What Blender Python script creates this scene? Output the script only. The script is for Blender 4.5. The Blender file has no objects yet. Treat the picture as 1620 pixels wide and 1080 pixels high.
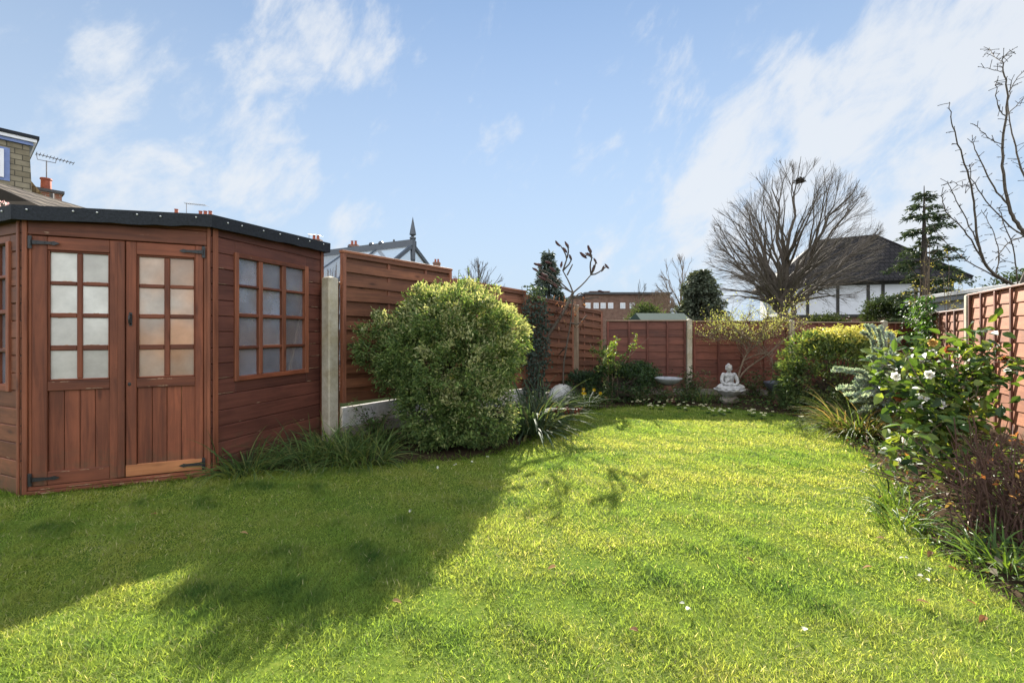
import bpy, math, random
import numpy as np
from mathutils import Vector, Matrix

S = bpy.context.scene
COL = S.collection
R = math.radians
rng = np.random.default_rng(7)
rnd = random.Random(11)
F, CX, HY, EYE = 720.0, 810.0, 526.0, 1.25        # lens in photo pixels, centre, horizon line, eye height


def at(px, py, Y):
    return np.array([(px - CX) / F * Y, Y, EYE - (py - HY) / F * Y])


def gp(px, py):
    Y = F * EYE / (py - HY)
    return np.array([(px - CX) / F * Y, Y, 0.0])


# ------------------------------------------------------------------ mesh builder
class MB:
    def __init__(self):
        self.V, self.T, self.Q, self.C, self.n = [], [], [], [], 0

    def add(self, v, tris=None, quads=None, mat=0, tint=(1, 1, 1)):
        v = np.asarray(v, dtype=np.float64).reshape(-1, 3)
        t = np.asarray(tint, dtype=np.float64)
        if t.ndim == 1:
            t = np.broadcast_to(t, v.shape)
        self.V.append(v); self.C.append(t)
        if tris is not None and len(tris):
            f = np.asarray(tris, dtype=np.int64) + self.n
            self.T.append((f, np.broadcast_to(np.asarray(mat), (len(f),))))
        if quads is not None and len(quads):
            f = np.asarray(quads, dtype=np.int64) + self.n
            self.Q.append((f, np.broadcast_to(np.asarray(mat), (len(f),))))
        self.n += len(v)

    def box(self, x0, x1, y0, y1, z0, z1, mat=0, ch=0.0, tint=(1, 1, 1)):
        if x0 > x1: x0, x1 = x1, x0
        if y0 > y1: y0, y1 = y1, y0
        if z0 > z1: z0, z1 = z1, z0
        if ch <= 0:
            v = [(x, y, z) for z in (z0, z1) for y in (y0, y1) for x in (x0, x1)]
            q = [(0, 2, 3, 1), (4, 5, 7, 6), (0, 1, 5, 4), (2, 6, 7, 3), (0, 4, 6, 2), (1, 3, 7, 5)]
            self.add(v, quads=q, mat=mat, tint=tint); return
        c = min(ch, (x1 - x0) * .45, (y1 - y0) * .45, (z1 - z0) * .45)
        idx, v = {}, []
        lo, hi = (x0, y0, z0), (x1, y1, z1)
        for sx in (0, 1):
            for sy in (0, 1):
                for sz in (0, 1):
                    s = (sx, sy, sz)
                    for ax in range(3):
                        p = [lo[k] + c if s[k] == 0 else hi[k] - c for k in range(3)]
                        p[ax] = lo[ax] if s[ax] == 0 else hi[ax]
                        idx[(s, ax)] = len(v); v.append(p)
        q, t = [], []
        for ax in range(3):
            a, b = [k for k in range(3) if k != ax]
            for s in (0, 1):
                f = []
                for (p, r) in ((0, 0), (1, 0), (1, 1), (0, 1)):
                    k = [0, 0, 0]; k[ax] = s; k[a] = p; k[b] = r
                    f.append(idx[(tuple(k), ax)])
                flip = (s == 0) != (ax == 1)
                q.append(f[::-1] if flip else f)
            for p in (0, 1):
                for r in (0, 1):
                    k0 = [0, 0, 0]; k0[a] = p; k0[b] = r
                    k1 = list(k0); k1[ax] = 1
                    q.append([idx[(tuple(k0), a)], idx[(tuple(k1), a)], idx[(tuple(k1), b)], idx[(tuple(k0), b)]])
        for sx in (0, 1):
            for sy in (0, 1):
                for sz in (0, 1):
                    s = (sx, sy, sz); t.append([idx[(s, 0)], idx[(s, 1)], idx[(s, 2)]])
        self.add(v, tris=t, quads=q, mat=mat, tint=tint)

    def bar(self, p0, p1, w, h, mat=0, up=(0, 0, 1), tint=(1, 1, 1)):
        p0, p1 = np.asarray(p0, float), np.asarray(p1, float)
        d = p1 - p0; L = np.linalg.norm(d); d = d / L
        s = np.cross(d, up); s /= np.linalg.norm(s); u = np.cross(s, d)
        v = [p + s * a * w / 2 + u * b * h / 2 for p in (p0, p1) for (a, b) in ((-1, -1), (1, -1), (1, 1), (-1, 1))]
        q = [(0, 1, 2, 3), (7, 6, 5, 4), (0, 4, 5, 1), (1, 5, 6, 2), (2, 6, 7, 3), (3, 7, 4, 0)]
        self.add(v, quads=q, mat=mat, tint=tint)

    def tube(self, pts, radii, sides=6, mat=0, tint=(1, 1, 1), cap=True):
        P = np.asarray(pts, float); n = len(P)
        r = np.atleast_1d(np.asarray(radii, float)); r = np.interp(np.linspace(0, 1, n), np.linspace(0, 1, len(r)), r) if len(r) > 1 else np.full(n, r[0])
        T = np.gradient(P, axis=0); T /= (np.linalg.norm(T, axis=1, keepdims=True) + 1e-12)
        ref = np.array([0.31, 0.95, 0.05]) if abs(T[:, 2]).mean() > .6 else np.array([0.1, 0.05, 1.0])
        A = np.cross(T, ref); A /= (np.linalg.norm(A, axis=1, keepdims=True) + 1e-12)
        B = np.cross(T, A)
        a = np.arange(sides) / sides * 2 * math.pi
        v = P[:, None] + r[:, None, None] * (np.cos(a)[None, :, None] * A[:, None] + np.sin(a)[None, :, None] * B[:, None])
        i = np.arange(n - 1)[:, None] * sides; j = np.arange(sides)[None]; k = (j + 1) % sides
        q = np.stack([i + j, i + k, i + sides + k, i + sides + j], -1).reshape(-1, 4)
        self.add(v.reshape(-1, 3), quads=q, mat=mat, tint=tint)
        if cap and sides >= 4:
            for e, c in ((0, P[0]), (n - 1, P[-1])):
                ring = v[e]
                f = [(0, 1 + x, 1 + (x + 1) % sides) for x in range(sides)]
                self.add(np.vstack([c[None], ring]), tris=f, mat=mat, tint=tint)

    def lathe(self, prof, center=(0, 0, 0), seg=32, mat=0, tint=(1, 1, 1), mod=None):
        prof = np.asarray(prof, float); n = len(prof)
        a = np.arange(seg) / seg * 2 * math.pi
        rr = prof[:, 0][:, None] * np.ones(seg)[None]; zz = prof[:, 1][:, None] * np.ones(seg)[None]
        if mod is not None: rr, zz = mod(rr, zz, a[None])
        v = np.stack([rr * np.cos(a), rr * np.sin(a), zz], -1) + np.asarray(center)
        i = np.arange(n - 1)[:, None] * seg; j = np.arange(seg)[None]; k = (j + 1) % seg
        q = np.stack([i + j, i + k, i + seg + k, i + seg + j], -1).reshape(-1, 4)
        self.add(v.reshape(-1, 3), quads=q, mat=mat, tint=tint)

    def ell(self, c, r, seg=14, rings=9, mat=0, noise=0.0, rot=None, tint=(1, 1, 1)):
        th = np.linspace(0, math.pi, rings); a = np.arange(seg) / seg * 2 * math.pi
        d = np.stack([np.sin(th)[:, None] * np.cos(a), np.sin(th)[:, None] * np.sin(a), np.cos(th)[:, None] * np.ones(seg)], -1)
        if noise: d = d * (1 + noise * rng.normal(size=d.shape[:2] + (1,)))
        v = d * np.asarray(r, float)
        v = v.reshape(-1, 3)
        if rot is not None: v = v @ np.asarray(rot.to_3x3() if hasattr(rot, 'to_3x3') else rot).T
        i = np.arange(rings - 1)[:, None] * seg; j = np.arange(seg)[None]; k = (j + 1) % seg
        q = np.stack([i + j, i + seg + j, i + seg + k, i + k], -1).reshape(-1, 4)
        self.add(v + np.asarray(c, float), quads=q, mat=mat, tint=tint)

    def leaves(self, P, D, N, L, W, tint, fold=.25, curl=.15, mat=0, big=False):
        P, D, N = (np.asarray(x, float) for x in (P, D, N)); n = len(P)
        if n == 0: return
        D = D / (np.linalg.norm(D, axis=1, keepdims=True) + 1e-9)
        Sd = np.cross(D, N); Sd /= (np.linalg.norm(Sd, axis=1, keepdims=True) + 1e-9)
        N = np.cross(Sd, D)
        L = np.broadcast_to(np.asarray(L, float), (n,))[:, None]; W = np.broadcast_to(np.asarray(W, float), (n,))[:, None]
        tint = np.asarray(tint, float)
        if tint.ndim == 1: tint = np.broadcast_to(tint, (n, 3))
        if not big:
            vs = [P, P + D * L * .48 + Sd * W * .5 + N * W * fold, P + D * L - N * curl * L, P + D * L * .48 - Sd * W * .5 + N * W * fold]
            f = np.array([(0, 2, 1), (0, 3, 2)]); k = 4
        else:
            ws = [(.0, .0), (.22, .38), (.5, .5), (.78, .3), (1., 0.)]
            vs = []
            for (t, w) in ws:
                c = P + D * L * t - N * curl * L * t * t
                if w == 0: vs.append(c)
                else: vs += [c + Sd * W * w + N * W * w * fold * 2, c, c - Sd * W * w + N * W * w * fold * 2]
            f = np.array([(0, 2, 1), (0, 3, 2), (1, 2, 5), (1, 5, 4), (2, 3, 6), (2, 6, 5), (4, 5, 8), (4, 8, 7), (5, 6, 9), (5, 9, 8), (7, 8, 10), (8, 9, 10)])
            k = 11
        v = np.stack(vs, 1).reshape(-1, 3)
        f = (f[None] + (np.arange(n) * k)[:, None, None]).reshape(-1, 3)
        self.add(v, tris=f, mat=mat, tint=np.repeat(tint, k, 0))

    def blades(self, P, D, L, W, tint, seg=3, bend=.5, mat=0, fold=0.0, taper=1.3):
        """arching ribbons: start P, start direction D, gravity-like bend over the length"""
        P, D = np.asarray(P, float), np.asarray(D, float); n = len(P)
        if n == 0: return
        D = D / (np.linalg.norm(D, axis=1, keepdims=True) + 1e-9)
        L = np.broadcast_to(np.asarray(L, float), (n,))[:, None]; W = np.broadcast_to(np.asarray(W, float), (n,))[:, None]
        bend = np.broadcast_to(np.asarray(bend, float), (n,))[:, None]
        side = np.cross(D, rng.normal(size=(n, 3)) * .25 + np.array([0, 0, 1.])); side /= (np.linalg.norm(side, axis=1, keepdims=True) + 1e-9)
        out = D * np.array([1, 1, 0.]); out /= (np.linalg.norm(out, axis=1, keepdims=True) + 1e-9)
        vs, c, d = [], P.copy(), D.copy()
        for s in range(seg + 1):
            t = s / seg
            w = W * (1 - t ** taper) * .5 * (0.75 + .25 * min(1, t * 4))
            if s == seg: vs.append(c)
            elif fold:
                nn = np.cross(side, d); vs += [c + side * w + nn * w * fold, c, c - side * w + nn * w * fold]
            else: vs += [c + side * w, c - side * w]
            d = d + (out * .35 + np.array([0, 0, -1.])) * bend / seg
            d /= (np.linalg.norm(d, axis=1, keepdims=True) + 1e-9)
            c = c + d * L / seg
        f, m = [], (3 if fold else 2)
        for s in range(seg):
            for q in range(m - 1):
                a = s * m + q
                if s < seg - 1: f += [(a, a + 1, a + m + 1), (a, a + m + 1, a + m)]
                else: f.append((a, a + 1, seg * m))
        k = seg * m + 1
        v = np.stack(vs, 1).reshape(-1, 3)
        f = (np.array(f)[None] + (np.arange(n) * k)[:, None, None]).reshape(-1, 3)
        tint = np.asarray(tint, float)
        if tint.ndim == 1: tint = np.broadcast_to(tint, (n, 3))
        self.add(v, tris=f, mat=mat, tint=np.repeat(tint, k, 0))

    def build(self, name, mats, parent=None, loc=(0, 0, 0), rotz=0.0, world=False, smooth=False, fn=None):
        v = np.vstack(self.V); c = np.vstack(self.C)
        if fn is not None: v = fn(v)
        if world and parent is not None: v = v - np.array(parent.location)
        me = bpy.data.meshes.new(name)
        nt = sum(len(f) for f, _ in self.T); nq = sum(len(f) for f, _ in self.Q)
        li = [f.ravel() for f, _ in self.T] + [f.ravel() for f, _ in self.Q]
        mi = [m for _, m in self.T] + [m for _, m in self.Q]
        li = np.concatenate(li).astype(np.int32); mi = np.concatenate(mi).astype(np.int32)
        tot = np.concatenate([np.full(nt, 3), np.full(nq, 4)]).astype(np.int32)
        st = np.concatenate([[0], np.cumsum(tot)[:-1]]).astype(np.int32)
        me.vertices.add(len(v)); me.vertices.foreach_set('co', v.astype(np.float32).ravel())
        me.loops.add(len(li)); me.loops.foreach_set('vertex_index', li)
        me.polygons.add(len(tot)); me.polygons.foreach_set('loop_start', st); me.polygons.foreach_set('loop_total', tot)
        me.polygons.foreach_set('material_index', mi)
        me.polygons.foreach_set('use_smooth', np.full(len(tot), bool(smooth)))
        a = me.attributes.new('tint', 'FLOAT_COLOR', 'POINT')
        a.data.foreach_set('color', np.hstack([c, np.ones((len(c), 1))]).astype(np.float32).ravel())
        me.update(calc_edges=True)
        for m in (mats if isinstance(mats, (list, tuple)) else [mats]): me.materials.append(m)
        o = bpy.data.objects.new(name, me); COL.objects.link(o)
        o.location = loc; o.rotation_euler = (0, 0, rotz)
        if parent is not None: o.parent = parent
        return o


def thing(name, label, cat, loc=(0, 0, 0), rotz=0.0, group=None):
    o = bpy.data.objects.new(name, None); COL.objects.link(o)
    o.location = [float(x) for x in loc]; o.rotation_euler = (0, 0, rotz); o.empty_display_size = .1
    return tag(o, label, cat, group)


def tag(o, label=None, cat=None, group=None, kind=None):
    if label: o['label'] = label
    if cat: o['category'] = cat
    if group: o['group'] = group
    if kind: o['kind'] = kind
    return o


def copy_thing(src, loc, rotz, label=None):
    r = src.copy(); COL.objects.link(r); r.location = loc; r.rotation_euler = (0, 0, rotz)
    if label: r['label'] = label
    for ch in src.children:
        c = ch.copy(); COL.objects.link(c); c.parent = r
        for g in ch.children:
            d = g.copy(); COL.objects.link(d); d.parent = c
    return r


# ------------------------------------------------------------------ materials
def newmat(name):
    m = bpy.data.materials.new(name); m.use_nodes = True
    nt = m.node_tree
    b = nt.nodes['Principled BSDF']
    return m, nt, b


def nd(nt, typ, **kw):
    n = nt.nodes.new(typ)
    for k, v in kw.items():
        if k in n.inputs: n.inputs[k].default_value = v
        else: setattr(n, k, v)
    return n


def ramp(nt, fac, stops):
    n = nt.nodes.new('ShaderNodeValToRGB'); nt.links.new(fac, n.inputs[0])
    e = n.color_ramp.elements
    while len(e) < len(stops): e.new(.5)
    for i, (p, c) in enumerate(stops):
        e[i].position = p; e[i].color = (*c, 1) if len(c) == 3 else c
    return n


def mix(nt, f, a, b, typ='MIX'):
    n = nt.nodes.new('ShaderNodeMix'); n.data_type = 'RGBA'; n.blend_type = typ
    for s, x in ((n.inputs[0], f), (n.inputs[6], a), (n.inputs[7], b)):
        if hasattr(x, 'is_linked') or isinstance(x, bpy.types.NodeSocket): nt.links.new(x, s)
        elif isinstance(x, (int, float)): s.default_value = x
        else: s.default_value = (*x, 1)
    return n.outputs[2]


def simple(name, col, rough=.6, var=.25, scale=8, bump=.0, metal=0.0, spec=.5, detail=6):
    m, nt, b = newmat(name)
    tc = nd(nt, 'ShaderNodeTexCoord')
    n = nd(nt, 'ShaderNodeTexNoise', Scale=scale, Detail=detail, Roughness=.6); nt.links.new(tc.outputs['Object'], n.inputs['Vector'])
    c = np.array(col)
    r = ramp(nt, n.outputs['Fac'], [(.25, tuple(c * (1 - var))), (.75, tuple(np.minimum(c * (1 + var), 1)))])
    nt.links.new(r.outputs[0], b.inputs['Base Color'])
    b.inputs['Roughness'].default_value = rough; b.inputs['Metallic'].default_value = metal
    b.inputs['Specular IOR Level'].default_value = spec
    if bump:
        bp = nd(nt, 'ShaderNodeBump', Strength=bump, Distance=.01); nt.links.new(n.outputs['Fac'], bp.inputs['Height'])
        nt.links.new(bp.outputs[0], b.inputs['Normal'])
    return m


def wood(name, dark, light, axis='x', wear=0.0, wearcol=(.42, .27, .17), rough=.6, isl=.35, knots=True, bump=.35, splash=0.0):
    m, nt, b = newmat(name)
    tc = nd(nt, 'ShaderNodeTexCoord')
    geo = nd(nt, 'ShaderNodeNewGeometry')
    add = nd(nt, 'ShaderNodeVectorMath', operation='ADD')
    sc = nd(nt, 'ShaderNodeVectorMath', operation='SCALE'); sc.inputs[3].default_value = 13.0
    cx = nd(nt, 'ShaderNodeCombineXYZ')
    for i in range(3): nt.links.new(geo.outputs['Random Per Island'], cx.inputs[i])
    nt.links.new(cx.outputs[0], sc.inputs[0]); nt.links.new(tc.outputs['Object'], add.inputs[0]); nt.links.new(sc.outputs[0], add.inputs[1])
    mp = nd(nt, 'ShaderNodeMapping'); nt.links.new(add.outputs[0], mp.inputs[0])
    mp.inputs['Scale'].default_value = {'x': (1.6, 26, 26), 'z': (26, 26, 1.6), 'y': (26, 1.6, 26)}[axis]
    g = nd(nt, 'ShaderNodeTexNoise', Scale=1.0, Detail=8, Roughness=.65, Distortion=.8); nt.links.new(mp.outputs[0], g.inputs['Vector'])
    big = nd(nt, 'ShaderNodeTexNoise', Scale=2.2, Detail=4, Roughness=.6); nt.links.new(add.outputs[0], big.inputs['Vector'])
    d, l = np.array(dark), np.array(light)
    r = ramp(nt, g.outputs['Fac'], [(.28, tuple(d)), (.5, tuple((d + l) / 2)), (.74, tuple(l))])
    col = r.outputs[0]
    br = ramp(nt, big.outputs['Fac'], [(.3, (.72, .72, .72)), (.7, (1.15, 1.12, 1.1))])
    col = mix(nt, 1.0, col, br.outputs[0], 'MULTIPLY')
    ir = ramp(nt, geo.outputs['Random Per Island'], [(0, (1 - isl,) * 3), (1, (1 + isl * .6,) * 3)])
    col = mix(nt, 1.0, col, ir.outputs[0], 'MULTIPLY')
    if knots:
        vmap = nd(nt, 'ShaderNodeMapping'); nt.links.new(add.outputs[0], vmap.inputs[0])
        vmap.inputs['Scale'].default_value = {'x': (2.2, 7, 7), 'z': (7, 7, 2.2), 'y': (7, 2.2, 7)}[axis]
        vo = nd(nt, 'ShaderNodeTexVoronoi', Scale=1.0); nt.links.new(vmap.outputs[0], vo.inputs['Vector'])
        kr = ramp(nt, vo.outputs['Distance'], [(.05, (.35, .3, .28)), (.16, (1, 1, 1))])
        col = mix(nt, .8, col, kr.outputs[0], 'MULTIPLY')
    if wear:
        wm = nd(nt, 'ShaderNodeMapping'); nt.links.new(add.outputs[0], wm.inputs[0])
        wm.inputs['Scale'].default_value = {'x': (3, 40, 14), 'z': (14, 40, 3), 'y': (14, 3, 40)}[axis]
        w = nd(nt, 'ShaderNodeTexNoise', Scale=1.3, Detail=7, Roughness=.7); nt.links.new(wm.outputs[0], w.inputs['Vector'])
        wr = ramp(nt, w.outputs['Fac'], [(.72 - wear * .12, (0, 0, 0)), (.76 - wear * .12, (1, 1, 1))])
        col = mix(nt, wr.outputs[0], col, wearcol)
    oi = nd(nt, 'ShaderNodeObjectInfo')
    fr = ramp(nt, oi.outputs['Random'], [(0, (.84, .86, .88)), (1, (1.14, 1.1, 1.06))]); col = mix(nt, 1.0, col, fr.outputs[0], 'MULTIPLY')
    if splash:                                                  # green algae and mud splashed up the foot of the boards
        sz = nd(nt, 'ShaderNodeSeparateXYZ'); nt.links.new(tc.outputs['Object'], sz.inputs[0])
        sn = nd(nt, 'ShaderNodeTexNoise', Scale=9, Detail=6, Roughness=.7); nt.links.new(tc.outputs['Object'], sn.inputs['Vector'])
        h = nd(nt, 'ShaderNodeMath', operation='MULTIPLY_ADD'); nt.links.new(sn.outputs['Fac'], h.inputs[0]); h.inputs[1].default_value = -.9; nt.links.new(sz.outputs[2], h.inputs[2])
        sr = nd(nt, 'ShaderNodeMapRange'); nt.links.new(h.outputs[0], sr.inputs[0]); sr.inputs[1].default_value = -.46; sr.inputs[2].default_value = -.18; sr.inputs[3].default_value = splash; sr.inputs[4].default_value = 0
        col = mix(nt, sr.outputs[0], col, (.055, .050, .026))
    nt.links.new(col, b.inputs['Base Color'])
    b.inputs['Roughness'].default_value = rough; b.inputs['Specular IOR Level'].default_value = .35
    bp = nd(nt, 'ShaderNodeBump', Strength=bump, Distance=.004); nt.links.new(g.outputs['Fac'], bp.inputs['Height'])
    nt.links.new(bp.outputs[0], b.inputs['Normal'])
    return m


def leafmat(name, trans=.35, rough=.45, spec=.4, gain=(1.25, 1.2, .6)):
    m, nt, b = newmat(name)
    a = nd(nt, 'ShaderNodeAttribute', attribute_name='tint')
    geo = nd(nt, 'ShaderNodeNewGeometry')
    r = ramp(nt, geo.outputs['Random Per Island'], [(0, (.7, .72, .7)), (1, (1.25, 1.2, 1.1))])
    c = mix(nt, 1.0, a.outputs['Color'], r.outputs[0], 'MULTIPLY')
    nt.links.new(c, b.inputs['Base Color']); b.inputs['Roughness'].default_value = rough
    b.inputs['Specular IOR Level'].default_value = spec
    t = nd(nt, 'ShaderNodeBsdfTranslucent')
    c2 = mix(nt, 1.0, c, gain, 'MULTIPLY'); nt.links.new(c2, t.inputs['Color'])
    mx = nd(nt, 'ShaderNodeMixShader'); mx.inputs[0].default_value = trans
    nt.links.new(b.outputs[0], mx.inputs[1]); nt.links.new(t.outputs[0], mx.inputs[2])
    nt.links.new(mx.outputs[0], nt.nodes['Material Output'].inputs['Surface'])
    return m


def bark(name, col, scale=20):
    return simple(name, col, rough=.85, var=.45, scale=scale, bump=.5, spec=.2)


def bricks(name, c1, c2, mort, scale, bw=.5, rh=.25, plane='xz', msize=.02, rough=.8):
    m, nt, b = newmat(name)
    tc = nd(nt, 'ShaderNodeTexCoord')
    sp = nd(nt, 'ShaderNodeSeparateXYZ'); nt.links.new(tc.outputs['Object'], sp.inputs[0])
    cb = nd(nt, 'ShaderNodeCombineXYZ')
    nt.links.new(sp.outputs['XYZ'.index(plane[0].upper())], cb.inputs[0]); nt.links.new(sp.outputs['XYZ'.index(plane[1].upper())], cb.inputs[1])
    t = nd(nt, 'ShaderNodeTexBrick'); nt.links.new(cb.outputs[0], t.inputs['Vector'])
    t.inputs['Color1'].default_value = (*c1, 1); t.inputs['Color2'].default_value = (*c2, 1); t.inputs['Mortar'].default_value = (*mort, 1)
    t.inputs['Scale'].default_value = scale; t.inputs['Mortar Size'].default_value = msize
    t.inputs['Brick Width'].default_value = bw; t.inputs['Row Height'].default_value = rh
    n = nd(nt, 'ShaderNodeTexNoise', Scale=3, Detail=6); nt.links.new(tc.outputs['Object'], n.inputs['Vector'])
    rr = ramp(nt, n.outputs['Fac'], [(.3, (.75, .75, .75)), (.7, (1.2, 1.2, 1.2))])
    c = mix(nt, 1.0, t.outputs['Color'], rr.outputs[0], 'MULTIPLY'); nt.links.new(c, b.inputs['Base Color'])
    bp = nd(nt, 'ShaderNodeBump', Strength=.6, Distance=.02, invert=True); nt.links.new(t.outputs['Fac'], bp.inputs['Height'])
    nt.links.new(bp.outputs[0], b.inputs['Normal'])
    b.inputs['Roughness'].default_value = rough; b.inputs['Specular IOR Level'].default_value = .12
    return m


def misted(name, col, film, rough=.25, col2=None):
    """old misted glazing: partly a pale film, partly see-through"""
    m, nt, b = newmat(name)
    tc = nd(nt, 'ShaderNodeTexCoord')
    n = nd(nt, 'ShaderNodeTexNoise', Scale=5, Detail=7, Roughness=.65); nt.links.new(tc.outputs['Object'], n.inputs['Vector'])
    n2 = nd(nt, 'ShaderNodeTexNoise', Scale=2.2, Detail=2); nt.links.new(tc.outputs['Object'], n2.inputs['Vector'])
    c = np.array(col); cb = np.array(col2 if col2 is not None else col)
    r = ramp(nt, n2.outputs['Fac'], [(.35, tuple(c)), (.65, tuple(cb))])
    r2 = ramp(nt, n.outputs['Fac'], [(.3, (.9, .9, .9)), (.7, (1.06, 1.06, 1.06))])
    cc = mix(nt, 1.0, r.outputs[0], r2.outputs[0], 'MULTIPLY')
    pg = nd(nt, 'ShaderNodeNewGeometry'); pr_ = ramp(nt, pg.outputs['Random Per Island'], [(0, (.60, .57, .55)), (1, (1.14, 1.13, 1.12))]); cc = mix(nt, 1.0, cc, pr_.outputs[0], 'MULTIPLY')
    nt.links.new(cc, b.inputs['Base Color']); b.inputs['Roughness'].default_value = rough
    t = nd(nt, 'ShaderNodeBsdfTransparent'); mx = nd(nt, 'ShaderNodeMixShader')
    fr = ramp(nt, n.outputs['Fac'], [(.3, (film - .12,) * 3), (.7, (min(1, film + .12),) * 3)])
    nt.links.new(fr.outputs[0], mx.inputs[0]); nt.links.new(t.outputs[0], mx.inputs[1]); nt.links.new(b.outputs[0], mx.inputs[2])
    nt.links.new(mx.outputs[0], nt.nodes['Material Output'].inputs['Surface'])
    return m


M = {}
DK = ((.088, .025, .012), (.235, .073, .034))
M['door_v'] = wood('door_stain_upright', *DK, axis='z', wear=.15, splash=.55)
M['door_h'] = wood('door_stain_level', *DK, axis='x', wear=.2)
M['door_rail'] = wood('door_rail_orange', (.24, .085, .032), (.50, .21, .085), axis='x', wear=.25)
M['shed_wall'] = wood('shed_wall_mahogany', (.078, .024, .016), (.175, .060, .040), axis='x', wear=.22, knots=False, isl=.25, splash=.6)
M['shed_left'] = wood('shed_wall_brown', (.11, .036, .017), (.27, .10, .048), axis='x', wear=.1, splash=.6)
M['trim'] = wood('shed_trim', (.12, .038, .019), (.28, .098, .048), axis='z', wear=.25)
M['chip'] = wood('flaked_bare_timber', (.30, .19, .11), (.52, .36, .24), axis='x')
M['shed_in'] = wood('shed_inside', (.25, .14, .07), (.42, .26, .14), axis='x')
M['fence_l'] = wood('woven_fence_timber', (.092, .036, .020), (.235, .098, .050), axis='x', wear=.05, isl=.35, splash=.35)
M['fence_lv'] = wood('woven_fence_upright', (.12, .046, .027), (.28, .115, .068), axis='z', wear=.05)
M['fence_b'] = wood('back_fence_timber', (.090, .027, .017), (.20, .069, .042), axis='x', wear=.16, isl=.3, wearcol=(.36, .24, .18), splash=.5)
M['fence_bv'] = wood('back_fence_upright', (.10, .031, .02), (.23, .075, .05), axis='z', wear=.05)
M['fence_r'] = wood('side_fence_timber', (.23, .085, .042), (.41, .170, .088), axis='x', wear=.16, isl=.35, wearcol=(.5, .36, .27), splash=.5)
M['fence_rv'] = wood('side_fence_upright', (.085, .03, .018), (.2, .08, .048), axis='z', wear=.05)
M['fence_rv2'] = wood('side_fence_cap', (.17, .075, .05), (.34, .17, .115), axis='x', wear=.1)
M['cap'] = wood('fence_cap_pale', (.2, .13, .085), (.36, .25, .17), axis='x', wear=.2)
M['oldpost'] = wood('grey_old_post', (.16, .11, .07), (.34, .25, .17), axis='z')
M['stick'] = wood('pole_wood', (.4, .32, .2), (.6, .5, .34), axis='z')


def concrete(name, a, b2, sc=9, lichen=False):
    m, nt, b = newmat(name)
    tc = nd(nt, 'ShaderNodeTexCoord')
    n = nd(nt, 'ShaderNodeTexNoise', Scale=sc, Detail=9, Roughness=.7); nt.links.new(tc.outputs['Object'], n.inputs['Vector'])
    n2 = nd(nt, 'ShaderNodeTexNoise', Scale=3, Detail=4); nt.links.new(tc.outputs['Object'], n2.inputs['Vector'])
    vo = nd(nt, 'ShaderNodeTexVoronoi', Scale=38); nt.links.new(tc.outputs['Object'], vo.inputs['Vector'])
    r = ramp(nt, n.outputs['Fac'], [(.3, a), (.7, b2)])
    st = ramp(nt, n2.outputs['Fac'], [(.45, (1, 1, 1)), (.7, (.78, .72, .55))])
    pit = ramp(nt, vo.outputs['Distance'], [(.1, (.5, .46, .4)), (.24, (1, 1, 1))])
    c = mix(nt, 1.0, r.outputs[0], st.outputs[0], 'MULTIPLY'); c = mix(nt, .55, c, pit.outputs[0], 'MULTIPLY')
    nt.links.new(c, b.inputs['Base Color']); b.inputs['Roughness'].default_value = .9
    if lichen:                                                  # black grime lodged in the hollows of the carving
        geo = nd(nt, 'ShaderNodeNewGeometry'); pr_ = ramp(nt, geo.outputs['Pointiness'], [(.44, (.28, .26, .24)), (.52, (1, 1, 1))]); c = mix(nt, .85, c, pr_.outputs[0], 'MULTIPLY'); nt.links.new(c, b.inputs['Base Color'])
    bp = nd(nt, 'ShaderNodeBump', Strength=.5, Distance=.006); nt.links.new(n.outputs['Fac'], bp.inputs['Height'])
    nt.links.new(bp.outputs[0], b.inputs['Normal'])
    return m


M['concrete'] = concrete('post_concrete', (.32, .28, .21), (.54, .49, .39))
M['gravelboard'] = concrete('gravel_board_concrete', (.38, .37, .36), (.62, .61, .60), sc=16)
M['stone'] = concrete('statue_stone', (.20, .198, .198), (.60, .59, .58), sc=17, lichen=True)
M['basestone'] = concrete('base_stone', (.13, .115, .10), (.32, .28, .25), sc=12)
M['whitestone'] = concrete('pale_stone', (.30, .30, .29), (.55, .55, .54), sc=8)
M['bath'] = concrete('bath_stone', (.17, .18, .19), (.36, .37, .385), sc=14)
M['terracotta'] = simple('terracotta', (.16, .075, .05), .8, .35, 12, .3)
M['glaze'] = simple('blue_grey_glaze', (.055, .06, .075), .35, .3, 7)
M['felt'] = simple('roof_felt', (.018, .021, .027), .8, .4, 60, .5, spec=.3)
M['nail'] = simple('galvanised_nail', (.7, .7, .7), .35, .1, 8, metal=.6)
M['iron'] = simple('black_iron', (.012, .012, .013), .45, .4, 20, .2)
M['film'] = misted('misted_pane', (.62, .61, .57), .94, .14, (.52, .50, .46))
M['filmwarm'] = misted('misted_pane_warm', (.42, .36, .31), .9, .14, (.52, .29, .17))
M['filmside'] = misted('misted_pane_grey', (.33, .37, .46), .46, .08, (.36, .31, .32))
M['soil'] = simple('border_soil', (.05, .036, .024), 1, .5, 14, .8, spec=0)
M['pvc'] = simple('white_pvc', (.75, .76, .78), .35, .05, 4)
M['greyframe'] = simple('grey_aluminium', (.065, .078, .095), .4, .15, 5)
M['render'] = simple('white_render', (.56, .57, .61), .85, .06, 3)
M['timber'] = simple('black_timber', (.02, .018, .016), .7, .3, 10)
M['rooftile'] = bricks('dark_roof_tile', (.022, .020, .021), (.036, .033, .033), (.010, .010, .010), 1.0, .3, .32, 'xz', .03)
M['tilehung'] = bricks('tile_hung', (.20, .17, .115), (.27, .235, .165), (.09, .08, .06), 1.0, .32, .165, 'xz', .012)
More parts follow.
